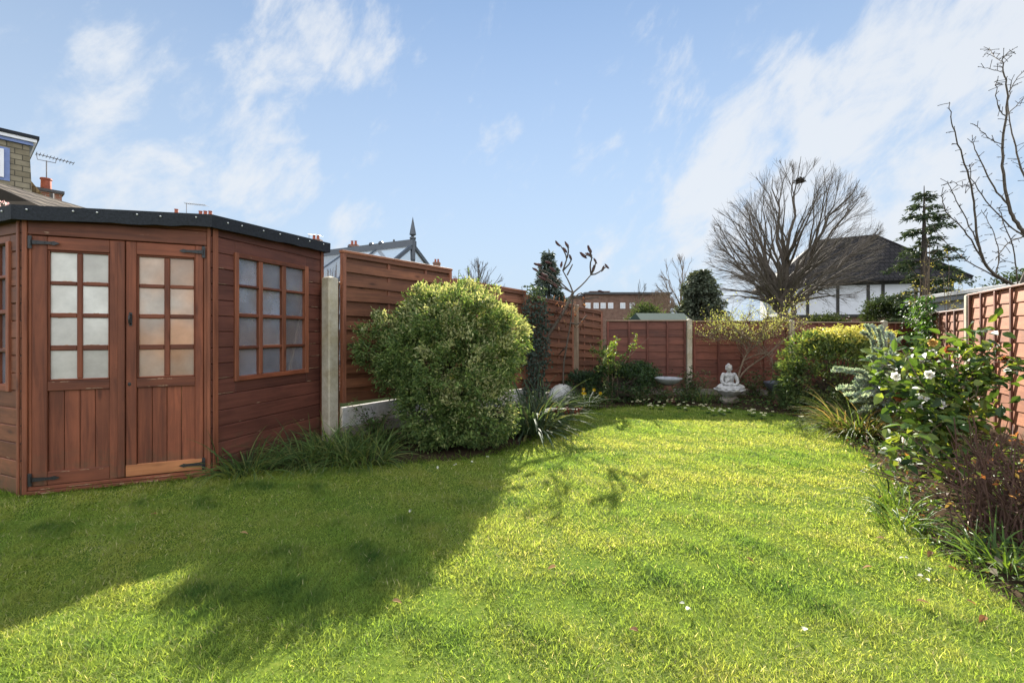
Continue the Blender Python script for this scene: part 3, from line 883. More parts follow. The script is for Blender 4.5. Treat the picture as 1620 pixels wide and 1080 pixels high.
fb = thing('lap_fence', 'red brown lapped timber fence behind the statue with pale concrete posts', 'fence', (FB[0][0], FB[0][1], 0))
o0 = FB[0]
HB = [1.50, 1.485, 1.46, 1.45]
for i in range(4):
    a, b = FB[i], FB[i + 1]; rz, L = local(a, b)
    mb = lap_panel(L - .11, HB[i] - .14, (.02, .28, .52, .76, .98), nb=9)
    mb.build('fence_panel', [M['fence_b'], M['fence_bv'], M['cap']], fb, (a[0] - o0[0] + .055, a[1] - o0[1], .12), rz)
    gb = MB(); gb.box(0, L - .11, -.022, .022, -.02, .105, 0, .005); gb.build('gravel_board', M['basestone'], fb, (a[0] - o0[0] + .055, a[1] - o0[1], 0), rz)
    if i in (1, 2, 3): conc_post(HB[i] + .03, .10, .10).build('concrete_post', M['concrete'], fb, (a[0] - o0[0], a[1] - o0[1] - .02, 0), rz)

fr_ = thing('lap_fence', 'sunlit pinkish brown lapped timber fence along the right side behind the camellia', 'fence', (FRp[0], FRp[1], 0))
ang = math.atan2(-FRdir[1], -FRdir[0])           # panels run towards the camera so that -y faces the garden
for (t0, t1, h, bt) in ((-.06, 1.80, 1.80, (.015, .25, .5, .75, .985)), (1.91, 3.74, 1.74, (.015, .25, .5, .75, .985)), (3.85, 5.68, 1.72, (.015, .25, .5, .75, .985)),
                        (-1.86, -.17, 1.60, (.02, .25, .48, .70, .97)), (-3.12, -1.97, 1.56, (.02, .35, .66, .97))):
    base = -FRdir * t0
    mb = lap_panel(t1 - t0 - .0, h - .05, bt, nb=11, bw=.045)
    s = base
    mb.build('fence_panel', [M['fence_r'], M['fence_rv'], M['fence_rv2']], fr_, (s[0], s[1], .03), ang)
for (t, h) in ((-.115, 1.80), (1.855, 1.80), (3.795, 1.78), (-1.915, 1.62)):
    s = -FRdir * t
    conc_post(h, .10, .12).build('concrete_post', M['concrete'], fr_, (s[0], s[1], 0), ang)


# ------------------------------------------------------------------ plants
def unit(n):
    v = rng.normal(size=(n, 3)); return v / np.linalg.norm(v, axis=1, keepdims=True)


def pal(n, cols, w=None, jit=.18):
    cols = np.array(cols); i = rng.choice(len(cols), n, p=w)
    return cols[i] * rng.uniform(1 - jit, 1 + jit, (n, 1))


def bez(a, ta, b, n):
    t = np.linspace(0, 1, n)[:, None]; c = a + ta
    return (1 - t) ** 2 * a + 2 * t * (1 - t) * c + t * t * b


def shrub(name, label, cat, c, rad, nclump, per, leafL, leafW, cols, wts=None, mat='leaf', lobes=6, spread=.07, base_z=0.05, stem='bark', group=None, big=False, inner=.5, bumps=.28,
          shape=None, out=.8, tip=None, fold=.25, lw=.45, keep=None, more=(), shoots=0):
    """rounded shrub: leaf sprays on twigs through the outer volume; rad=(rx,ry,rz) about c"""
    c = np.array(c, float); rad = np.array(rad, float)
    root = thing(name, label, cat, (c[0], c[1], 0), group=group)
    d = unit(nclump); d[:, 2] = np.where(d[:, 2] < -.75, -d[:, 2], d[:, 2])
    lb = unit(lobes); la = rng.uniform(-.5, 1, lobes) * bumps
    Rr = 1 + (np.exp(-(np.arccos(np.clip(d @ lb.T, -1, 1)) / lw) ** 2) * la).sum(1)
    if shape is not None: Rr = Rr * shape(d)
    f = inner + (1 - inner) * rng.random(nclump) ** .5
    pos = c + d * (Rr * f)[:, None] * rad
    for (c2, r2, k2) in more:                                # secondary boughs of the same shrub
        d2 = unit(k2); f2 = .70 + .30 * rng.random(k2) ** .5
        pos = np.vstack([pos, np.array(c2) + d2 * f2[:, None] * np.array(r2)]); d = np.vstack([d, d2]); f = np.concatenate([f, f2]); nclump += k2
    pos[:, 2] = np.maximum(pos[:, 2], base_z)
    if keep is not None:
        kk = keep(pos); pos, d, f = pos[kk], d[kk], f[kk]; nclump = len(pos)
    wood_ = MB(); b0 = np.array([c[0], c[1], 0.])
    for k in rng.choice(nclump, min(nclump, 90), replace=False):
        wood_.tube(bez(b0 + rng.normal(0, .05, 3) * [1, 1, 0], np.array([0, 0, (pos[k, 2]) * .4]), pos[k], 6), np.linspace(.012, .003, 6), 4)
    wood_.build('branches', M[stem], root, world=True)
    o = d * np.array([1, 1, .7]) + np.array([0, 0, .35]); 
    P = np.repeat(pos, per, 0) + rng.normal(0, spread, (nclump * per, 3)) * np.array([1, 1, .8])
    P[:, 2] = np.maximum(P[:, 2], .02)
    D = np.repeat(o, per, 0) * out + unit(nclump * per)
    N = np.array([0, 0, 1.]) + unit(nclump * per) * .8
    tint = pal(len(P), cols, wts)
    if tip is not None:                                 # outer clumps turn paler towards the top and right
        ct = np.repeat(rng.random(nclump) < tip[1] * (f > .75) * np.clip(.12 + 1.5 * d[:, 2] + .6 * d[:, 0], 0, 2), per)
        k = ct & (rng.random(len(P)) < .75); tint[k] = np.array(tip[0]) * rng.uniform(.8, 1.2, (k.sum(), 1))
    mb = MB()
    if shoots:                                                # stray young shoots standing out of the outline
        ids = rng.choice(nclump, shoots, replace=False); sp, sd_ = [], []
        for k in ids:
            o2 = d[k] * [1, 1, .6] + [0, 0, .55] + rng.normal(0, .2, 3); o2 /= np.linalg.norm(o2); ln = rng.uniform(.10, .24); e = pos[k] + o2 * ln
            mb.tube([pos[k], (pos[k] + e) / 2, e], .0022, 3, tint=(.12, .11, .05), cap=False)
            f2 = rng.random(16); sp.append(pos[k] + o2 * ln * f2[:, None] + rng.normal(0, .006, (16, 3))); sd_.append(o2 + unit(16) * .9)
        sp, sd_ = np.vstack(sp), np.vstack(sd_)
        mb.leaves(sp, sd_, unit(len(sp)) * .7 + [0, 0, 1], leafL * rng.uniform(.5, 1, len(sp)), leafW * rng.uniform(.6, 1, len(sp)), pal(len(sp), cols, wts) * [1.15, 1.15, 1.0], fold=fold)
    mb.leaves(P, D, N, rng.uniform(.7, 1.25, len(P)) * leafL, rng.uniform(.75, 1.2, len(P)) * leafW, tint, fold=fold, big=big)
    mb.build('foliage', M[mat], root, world=True)
    return root


def egg(d):
    z = d[:, 2]
    return np.where(z < 0, 1 - .20 * np.clip(-z, 0, 1), 1.0) * np.where((d[:, 1] < 0) & (z < -.3), 1.12, 1.0) * (1 - .05 * np.clip(z - .3, 0, 1))


FENCE_SIDE = lambda p: (p[:, 0] - FL[0][0]) * .827 - (p[:, 1] - FL[0][1]) * .562 > .10
shrub('variegated_shrub', 'large rounded shrub with small cream edged leaves against the woven fence', 'shrub', (-.78, 5.55, .95), (.84, .86, .78), 620, 36, .046, .019,
      [(.115, .185, .062), (.17, .24, .08), (.30, .34, .15), (.07, .12, .045)], [.40, .32, .10, .18], lobes=30, spread=.038, inner=.70, bumps=.34, lw=.24, shape=egg, keep=FENCE_SIDE,
      shoots=190, tip=((.40, .42, .23), .5), out=1.1, more=[((-.98, 5.62, 1.50), (.36, .40, .34), 130), ((-.56, 5.70, 1.52), (.32, .40, .36), 125), ((-1.42, 5.35, 1.12), (.40, .40, .38), 120), ((-.14, 5.75, 1.15), (.34, .40, .44), 130), ((-.80, 5.0, .38), (.42, .42, .40), 190),
                                                    ((-.42, 4.98, .42), (.46, .46, .42), 190), ((-.60, 4.85, .82), (.50, .38, .44), 140), ((-.24, 5.15, .95), (.34, .34, .40), 100), ((-1.12, 5.1, .95), (.34, .36, .36), 95), ((-.75, 5.0, 1.28), (.34, .34, .30), 85), ((-.30, 5.2, 1.38), (.28, .30, .28), 70)])


def clump(name, label, cat, c, n, L, W, cols, rad=.12, lean=.8, bend=1.2, seg=6, mat='leaf', wts=None, group=None, fold=.35, extra=None, z=0.0):
    c = np.array([c[0], c[1], z]); a = rng.uniform(0, 2 * math.pi, n)
    r = rad * np.sqrt(rng.random(n))
    P = c + np.stack([np.cos(a) * r, np.sin(a) * r, np.zeros(n)], 1)
    ln = np.abs(rng.normal(0, lean, n)) * .6 + .1
    D = np.stack([np.cos(a) * ln, np.sin(a) * ln, np.ones(n)], 1) + rng.normal(0, .12, (n, 3))
    mb = MB()
    mb.blades(P, D, L * rng.uniform(.55, 1.15, n), W * rng.uniform(.7, 1.2, n), pal(n, cols, wts), seg=seg, bend=bend * rng.uniform(.5, 1.4, n), fold=fold)
    if extra is None:
        o = mb.build(name, M[mat]); return tag(o, label, cat, group)
    root = thing(name, label, cat, c, group=group)
    mb.build('leaves', M[mat], root, world=True)
    extra(root, c)
    return root


STRAP = [(.07, .125, .035), (.11, .17, .05), (.05, .09, .03), (.16, .19, .06)]
# strappy green clumps at the foot of the summerhouse wall
spots = [(-2.38, 4.12, 'spiky green strap leaf clump at the corner of the summerhouse'), (-2.02, 4.42, 'green strap leaf clump under the summerhouse window'),
         (-1.72, 4.48, 'green strap leaf clump right of the concrete post'), (-1.92, 4.85, 'green strap leaf clump against the base of the concrete post'),
         (-1.42, 4.42, 'green strap leaf clump touching the variegated shrub'), (-1.55, 4.95, 'green strap leaf clump under the white gravel board')]
for x, y, lab in spots:
    clump('strap_plant', lab, 'plant', (x, y), 170, .50, .015, STRAP, rad=.24, lean=.9, bend=1.7, group='strap leaved clumps along the summerhouse')


def weed(name, label, cat, x, y, n, h, cols, leafL=.05, leafW=.022, rad=.18, group=None, mat='leaf'):
    root = thing(name, label, cat, (x, y, 0), group=group)
    st, lf = MB(), MB()
    for i in range(n):
        b = np.array([x, y, 0]) + np.append(rng.normal(0, rad * .25, 2), 0); hh = h * rnd.uniform(.5, 1.1)
        t = b + np.append(rng.normal(0, rad, 2) + rng.normal(0, hh * .3, 2), hh)
        pts = bez(b, np.array([0, 0, hh * .5]), t, 6); st.tube(pts, np.linspace(.004, .002, 6), 3, cap=False)
        k = 12; f = rng.integers(1, 6, k)
        lf.leaves(pts[f] + rng.normal(0, .01, (k, 3)), unit(k) * [1, 1, .5] + [0, 0, .2], unit(k) * .5 + [0, 0, 1], leafL * rng.uniform(.6, 1.2, k), leafW, pal(k, cols))
    st.build('branches', M['barkred'], root, world=True); lf.build('foliage', M[mat], root, world=True)
    return root


weed('leafy_plant', 'leafy green weed growing in front of the white gravel board', 'plant', -1.62, 5.35, 26, .42, [(.08, .15, .04), (.06, .11, .03)], rad=.12)


def redflowers(root, c):
    for k in range(3):
        p = c + np.array([.30 + .12 * k, -.30 - .02 * k, .34]); mb = MB(); n = 26
        mb.leaves(p + rng.normal(0, .018, (n, 3)), unit(n) + [0, 0, -.8], unit(n), .05, .012, pal(n, [(.10, .028, .018), (.07, .022, .015)]))
        mb.tube(bez(c + [0, 0, .05], np.array([.1, -.05, .3]), p, 6), .005, 4)
        mb.build('flower', M['petal'], root, world=True)


clump('strap_plant', 'big arching grey green strap leaf clump with dull red flowers beside the variegated shrub', 'plant', (.24, 5.75), 230, .88, .032,
      [(.07, .115, .06), (.11, .15, .085), (.05, .08, .045), (.22, .22, .08)], rad=.26, lean=1.0, bend=1.7, seg=7, wts=[.4, .3, .2, .1], extra=redflowers)
clump('strap_plant', 'arching strap leaf clump between the red flowered clump and the woven fence', 'plant', (.46, 6.5), 170, .85, .028,
      [(.07, .115, .06), (.11, .15, .085), (.05, .08, .045)], rad=.25, lean=.9, bend=1.6, seg=7)


def daffs(root, c):
    for k in range(5):
        p = c + np.append(rng.normal(0, .14, 2), rnd.uniform(.22, .32)); mb = MB()
        mb.tube([c + (p - c) * [.5, .5, 0], (p + c) / 2, p], .004, 4)
        a = np.arange(6) / 6 * 6.283; fd = np.array([rnd.uniform(-.6, .6), -1, rnd.uniform(-.2, .3)]); fd /= np.linalg.norm(fd)
        sx = np.cross(fd, [0, 0, 1]); sx /= np.linalg.norm(sx); sy = np.cross(sx, fd)
        D = np.cos(a)[:, None] * sx + np.sin(a)[:, None] * sy + fd * .2
        mb.leaves(np.repeat(p[None], 6, 0), D, np.repeat(fd[None], 6, 0), .035, .02, np.array([.75, .55, .03]))
        mb.lathe([(.006, 0), (.010, .012), (.014, .02)], p + fd * .004, 8, tint=(.8, .42, .02))
        mb.build('flower', M['petal'], root, world=True)


clump('daffodil_clump', 'daffodil clump with a few yellow flowers in front of the pale stone', 'flowers', (1.22, 7.62), 170, .46, .016, STRAP, rad=.2, lean=.7, bend=1.1, extra=daffs)

# pale stone lying at the fence
mb = MB(); mb.ell((0, 0, .10), (.30, .13, .20), 22, 14, noise=.03)
o = mb.build('pale_stone', M['whitestone'], None, (.92, 8.38, 0), .6, smooth=True); tag(o, 'large pale rounded stone lying at the foot of the woven fence', 'stone')


def ivy(name, label, c0, c1, h0, h1, n, cols, yoff, leafL=.06, mat='leaf', thick=.08):
    c0, c1 = np.array(c0), np.array(c1); d = c1 - c0; nn = np.array([d[1], -d[0]]); nn /= np.linalg.norm(nn)
    root = thing(name, label, 'climber', (c0[0], c0[1], 0))
    st = MB()
    for k in range(12):
        f = rnd.random(); b = c0 + d * (.3 + .4 * rnd.random()) + nn * yoff; t = c0 + d * f + nn * yoff
        st.tube(bez(np.array([*b, 0.]), np.array([0, 0, h1 * .6]), np.array([*t, h1 * rnd.uniform(.6, 1)]), 8), np.linspace(.012, .004, 8), 4)
    st.build('stem', M['bark'], root, world=True)
    f = rng.random(n); z = h0 + (h1 - h0) * rng.random(n)
    keep = (np.abs(f - .5) * 2 < 1.05 - .5 * np.abs(z / h1 - .55) + .25 * np.sin(z * 9)); f, z = f[keep], z[keep]; n = len(f)
    P = np.zeros((n, 3)); P[:, :2] = c0 + d * f[:, None] + nn * (yoff + np.abs(rng.normal(0, thick, n)))[:, None]; P[:, 2] = z
    D = np.append(nn * .5, -.6) + unit(n) * .7; N = np.append(nn, .25) + unit(n) * .5
    mb = MB(); mb.leaves(P, D, N, leafL * rng.uniform(.6, 1.2, n), leafL * .8 * rng.uniform(.7, 1.1, n), pal(n, cols), big=False, fold=.1)
    mb.build('foliage', M[mat], root, world=True)


ivy('ivy', 'dark blue green ivy climbing the woven fence behind the variegated shrub', (.08, 7.95), (.62, 8.42), .1, 2.08, 1700, [(.035, .06, .045), (.06, .09, .075), (.025, .045, .035)], .07, .055, 'gloss', .05)
ivy('ivy', 'bright green glossy ivy covering the far end of the right fence', FRp + FRdir * 2.9, FRp + FRdir * 1.55, .35, 1.92, 2300, [(.045, .11, .03), (.07, .15, .04), (.03, .07, .025)], -.02, .075, 'gloss', .13)

# ------------------------------------------------------------------ sumac with dark seed heads
root = thing('sumac_tree', 'leafless sumac with dark upright seed heads by the corner of the woven fence', 'tree', (.62, 8.35, 0))
q = lambda x, y, dY=0.0: at(560 + x / 2.92, 370 + y / 2.92, 8.45 + dY)
mb = MB(); heads = MB(); dry = MB()
trunk = [np.array([.60, 8.35, 0]), q(862, 660), q(872, 560), q(895, 465), q(930, 420), q(975, 350), q(1012, 272)]
mb.tube(smooth_line(trunk, 1), [.042, .026], 8)
mb.tube(smooth_line([np.array([.95, 8.3, 0]), q(965, 620), q(985, 500), q(1003, 400), q(1012, 275)], 1), np.linspace(.016, .012, 8), 6)
br = [
    [(1012, 272), (995, 225), (965, 170)], [(965, 170), (975, 140), (985, 110), (960, 60), (940, 42)], [(965, 170), (1003, 130), (1000, 105)],
    [(985, 110), (992, 75), (983, 52)], [(1012, 272), (1060, 230), (1095, 188)], [(1095, 188), (1090, 140), (1100, 110), (1088, 75)],
    [(1095, 188), (1120, 185), (1168, 150)], [(1100, 110), (1085, 98), (1062, 100)], [(1095, 188), (1112, 160), (1117, 125)],
    [(1012, 272), (960, 245), (900, 215), (850, 150)], [(995, 262), (950, 220), (900, 180), (870, 165)], [(930, 235), (900, 225), (880, 195)],
    [(1012, 290), (1060, 300), (1130, 292)], [(1012, 300), (1045, 270), (1060, 280)], [(895, 465), (850, 450), (820, 470)], [(930, 420), (880, 410), (835, 420)],
    [(1000, 410), (1040, 420), (1075, 375)], [(985, 520), (960, 540), (945, 560)], [(880, 540), (850, 520), (790, 500)], [(985, 190), (1000, 160), (1010, 140)], [(900, 300), (860, 330), (800, 300)]]
tips = []
for b in br:
    dy = rnd.uniform(-.25, .25)
    P = smooth_line([q(x, y, dy * i / max(1, len(b) - 1)) for i, (x, y) in enumerate(b)], 1)
    mb.tube(P, np.linspace(.016, .009, len(P)), 6)
HEADS = [(940, 45, -.6), (983, 50, -.5), (975, 75, -.6), (1000, 108, -.5), (958, 142, .2), (1088, 72, -.4), (1085, 95, -1.2), (1115, 125, -.5), (1106, 160, .3), (1060, 100, -.9), (1150, 160, .4),
         (1168, 150, -.7), (850, 142, -1.3), (838, 165, -1.0), (880, 190, -1.2), (897, 132, -1.2), (918, 165, -.9), (905, 215, -1.1), (930, 240, -.8), (870, 205, -1.1), (1140, 265, -1.3)]
for (x, y, an) in HEADS:
    p = q(x, y, rnd.uniform(-.15, .15)); Lh = rnd.uniform(.055, .082)
    ax = Vector((math.sin(an), rnd.uniform(-.3, .3), math.cos(an))).to_track_quat('Z', 'Y').to_matrix()
    heads = MB(); heads.ell(p, (Lh * .36, Lh * .36, Lh), 10, 9, noise=.12, rot=ax); heads.build('seed_head', M['seed'], root, world=True)
n = 60
P = np.array([q(rnd.uniform(930, 1060), rnd.uniform(280, 430), rnd.uniform(-.15, .15)) for _ in range(n)])
dry.leaves(P, unit(n) * [1, 1, .4] + [0, 0, -1.0], unit(n), .09 * rng.uniform(.6, 1.3, n), .03, pal(n, [(.16, .075, .045), (.28, .17, .10), (.10, .05, .035)]))
mb.build('trunk', M['bark'], root, world=True, smooth=True); dry.build('dry_leaves', M['dry'], root, world=True)


# rose and other shrubs in the far-left corner
def twiggy(name, label, cat, base, n, h, spread, leafn, leafL, leafW, cols, mat='leaf', stem='barkpale', r=.007, top_only=.35, group=None, lean=(0, 0), big=False):
    base = np.array(base, float); root = thing(name, label, cat, base, group=group)
    st, lf = MB(), MB()
    for i in range(n):
        t = base + np.append(rng.normal(0, spread, 2) + np.array(lean), h * rnd.uniform(.6, 1.05))
        P = bez(base + np.append(rng.normal(0, .06, 2), 0), np.array([0, 0, h * .45]), t, 8); st.tube(P, np.linspace(r, r * .4, 8), 5)
        ends = [P]
        for j in range(3):
            s = P[rnd.randrange(3, 7)]; e = s + np.append(rng.normal(0, spread * .5, 2), h * rnd.uniform(.05, .3))
            Q = bez(s, (e - s) * .4 + [0, 0, .03], e, 5); st.tube(Q, np.linspace(r * .5, r * .25, 5), 4, cap=False); ends.append(Q)
        for E in ends:
            k = leafn; f = rng.random(k) * (1 - top_only) + top_only; idx = np.minimum((f * (len(E) - 1)).astype(int), len(E) - 1)
            lf.leaves(E[idx] + rng.normal(0, .025, (k, 3)), unit(k) * [1, 1, .6] + [0, 0, .1], unit(k) * .6 + [0, 0, 1], leafL * rng.uniform(.6, 1.25, k), leafW * rng.uniform(.7, 1.2, k), pal(k, cols), big=big)
    st.build('branches', M[stem], root, world=True)
    if leafn: lf.build('foliage', M[mat], root, world=True)
    return root


twiggy('rose_bush', 'rose bush with bare pale stems and fresh green leaves in the fence corner', 'shrub', (1.75, 8.2, 0), 13, 1.12, .26, 16, .065, .038, [(.12, .2, .05), (.07, .13, .04), (.2, .25, .07)], 'gloss', top_only=.6, lean=(.1, 0))
shrub('evergreen_shrub', 'low dark leaved shrub under the rose bush in the fence corner', 'shrub', (1.95, 8.35, .32), (.62, .38, .34), 190, 22, .055, .026, [(.035, .07, .03), (.05, .09, .035), (.025, .05, .025)], mat='gloss', spread=.06)
shrub('evergreen_shrub', 'dark broad leaved shrub left of the pale stone bowl', 'shrub', (2.42, 8.75, .32), (.45, .3, .32), 110, 20, .06, .03, [(.04, .08, .03), (.06, .11, .04), (.03, .05, .025)], mat='gloss', spread=.06)
shrub('fern_clump', 'dark low plant with drooping leaves beside the timber post', 'plant', (1.3, 8.55, .22), (.36, .28, .24), 80, 18, .07, .03, [(.035, .065, .04), (.05, .09, .05)], mat='gloss', spread=.05)

# ------------------------------------------------------------------ bird baths
bb = at(1057, 600, 8.2)
root = thing('bird_bath', 'shallow pale stone bird bath on a terracotta pedestal by the first concrete post', 'bird bath', (bb[0], 8.2, 0))
mb = MB(); mb.lathe([(0, .30), (.05, .30), (.11, .325), (.19, .365), (.235, .415), (.245, .43), (.238, .438), (.225, .43), (.17, .39), (.08, .375), (0, .372)], seg=40)
mb.build('bowl', M['bath'], root, smooth=True)
mb = MB(); mb.lathe([(0, 0), (.125, 0), (.13, .02), (.125, .05), (.10, .07), (.085, .15), (.09, .24), (.115, .285), (.11, .30), (0, .30)], seg=28)
mb.build('pedestal', M['terracotta'], root, smooth=True)
mb = MB(); mb.lathe([(0, .405), (.21, .405)], seg=32); mb.build('water', M['winglass'], root)
root = thing('bird_bath', 'dark blue grey bird bath bowl half hidden by the yellow topped shrub', 'bird bath', (4.70, 7.95, 0))
mb = MB(); mb.lathe([(0, .20), (.08, .20), (.17, .235), (.235, .30), (.268, .365), (.272, .38), (.262, .386), (.25, .375), (.2, .31), (.1, .275), (0, .27)], seg=40); mb.build('bowl', M['glaze'], root, smooth=True)
mb = MB(); mb.lathe([(0, 0), (.13, 0), (.13, .04), (.09, .07), (.08, .16), (.1, .2), (0, .2)], seg=24); mb.build('pedestal', M['terracotta'], root, smooth=True)

# ------------------------------------------------------------------ statue
sp = at(1154, 637, 8.08)
st = thing('garden_statue', 'weathered grey stone statue of a seated meditating figure on a lotus base', 'statue', (sp[0], sp[1], 0), R(-8)); st.scale = (.94, .94, .92)
mb = MB(); mb.ell((0, 0, .07), (.165, .135, .10), 22, 14, noise=.06); mb.ell((.03, -.02, .10), (.11, .10, .07), 18, 10, noise=.06); mb.ell((-.07, -.05, .05), (.09, .08, .07), 14, 10, noise=.05)
mb.build('base_rock', M['basestone'], st, smooth=True)


def petals(r, z, a):
    k = np.clip((r - .10) / .15, 0, 1)
    return r * (1 + .06 * k * np.abs(np.sin(a * 6))), z + .022 * k * np.abs(np.sin(a * 6))


mb = MB()
mb.lathe([(0, .13), (.10, .13), (.135, .15), (.19, .185), (.245, .232), (.262, .25), (.25, .262), (.2, .25), (0, .25)], seg=96, mod=petals)
mb.lathe([(0, .2), (.17, .225), (.215, .265), (.225, .283), (.21, .293), (.16, .28), (0, .28)], seg=96, mod=lambda r, z, a: petals(r, z, a + .26))
mb.build('lotus_base', M['stone'], st, smooth=True)
mb = MB()
E3 = lambda ax: Vector(ax).to_track_quat('Z', 'Y').to_matrix()


def limb(pts, r, k=8):
    P = smooth_line(pts, 2); rr = np.interp(np.linspace(0, 1, len(P)), np.linspace(0, 1, len(r)), r); mb.tube(P, rr, 12)
    for p, x in ((P[0], rr[0]), (P[-1], rr[-1])): mb.ell(p, (x, x, x), 12, 8)


mb.ell((0, 0.03, .34), (.125, .10, .085)); mb.ell((0, .035, .45), (.092, .07, .12)); mb.ell((0, .03, .53), (.105, .062, .06))
for s in (-1, 1):
    limb([(s * .07, .03, .315), (s * .16, -.04, .32), (s * .20, -.075, .312)], [.062, .06, .05])          # thigh out to the knee
    limb([(s * .20, -.075, .308), (s * .11, -.135, .305), (-s * .03, -.14, .312)], [.047, .04, .03])        # shin folded across
    mb.ell((-s * .075, -.135, .33), (.045, .022, .016))                                                    # foot sole
    limb([(s * .098, .03, .55), (s * .135, .015, .47), (s * .14, -.03, .405)], [.036, .034, .028])          # upper arm
    limb([(s * .14, -.03, .405), (s * .10, -.095, .372), (s * .03, -.115, .362)], [.028, .024, .018])       # forearm into the lap
    mb.ell((s * .018, -.118, .358), (.04, .022, .013))                                                     # hand
    for f in range(4): limb([(s * .03, -.105 - .011 * f, .365), (-s * .01, -.108 - .011 * f, .369), (-s * (.035 - .004 * abs(f - 1)), -.107 - .011 * f, .366)], [.0062, .006, .005])
    limb([(s * .035, -.10, .368), (s * .02, -.113, .385), (s * .003, -.115, .39)], [.007, .0065, .005])
    mb.ell((s * .055, .035, .655), (.009, .013, .026))                                                     # long ear
    mb.ell((s * .021, -.022, .669), (.011, .006, .005))                                                    # eyelid
    limb([(s * .008, -.027, .682), (s * .022, -.026, .688), (s * .036, -.015, .682)], [.004, .004, .003])   # brow
limb([(0, .03, .57), (0, .028, .62)], [.04, .036])
mb.ell((0, .025, .665), (.054, .057, .068)); mb.ell((0, .01, .638), (.038, .04, .032))
limb([(0, -.028, .682), (0, -.039, .660), (0, -.038, .655)], [.006, .009, .008])
mb.ell((0, -.030, .636), (.015, .007, .0045)); mb.ell((0, -.029, .630), (.012, .007, .0045)); mb.ell((0, -.018, .615), (.014, .011, .010))
fig = mb.build('figure', M['stone'], st, smooth=True)
rm = fig.modifiers.new('merge', 'REMESH'); rm.mode = 'VOXEL'; rm.voxel_size = .006; rm.use_smooth_shade = True
sm = fig.modifiers.new('soften', 'SMOOTH'); sm.iterations = 2; sm.factor = .4
mb = MB()                                                       # tight curls and topknot
mb.ell((0, .038, .69), (.056, .056, .052), 18, 12); mb.ell((0, .045, .742), (.026, .026, .024), 14, 9)
k = 150
d = unit(k); d = d[(d[:, 2] > .05) | (d[:, 1] > .35)]
for v in d: mb.ell((v[0] * .056, .038 + v[1] * .056, .69 + v[2] * .053), (.0085,) * 3, 7, 5)
mb.build('hair', M['stone'], st, smooth=True)
mb = MB()                                                       # robe folds over one shoulder and across the lap
for i in range(5):
    f = i / 4
    limb([(.085 - .03 * f, -.035 - .01 * f, .555 - .02 * f), (.02 - .05 * f, -.052, .47 - .03 * f), (-.07 - .02 * f, -.035, .42 - .03 * f)], [.006, .007, .006])
for i in range(4): limb([(-.13 + .01 * i, -.12 - .012 * i, .30), (0, -.165 - .012 * i, .285 - .006 * i), (.13 - .01 * i, -.12 - .012 * i, .30)], [.008, .012, .008])
mb.build('robe', M['stone'], st, smooth=True)


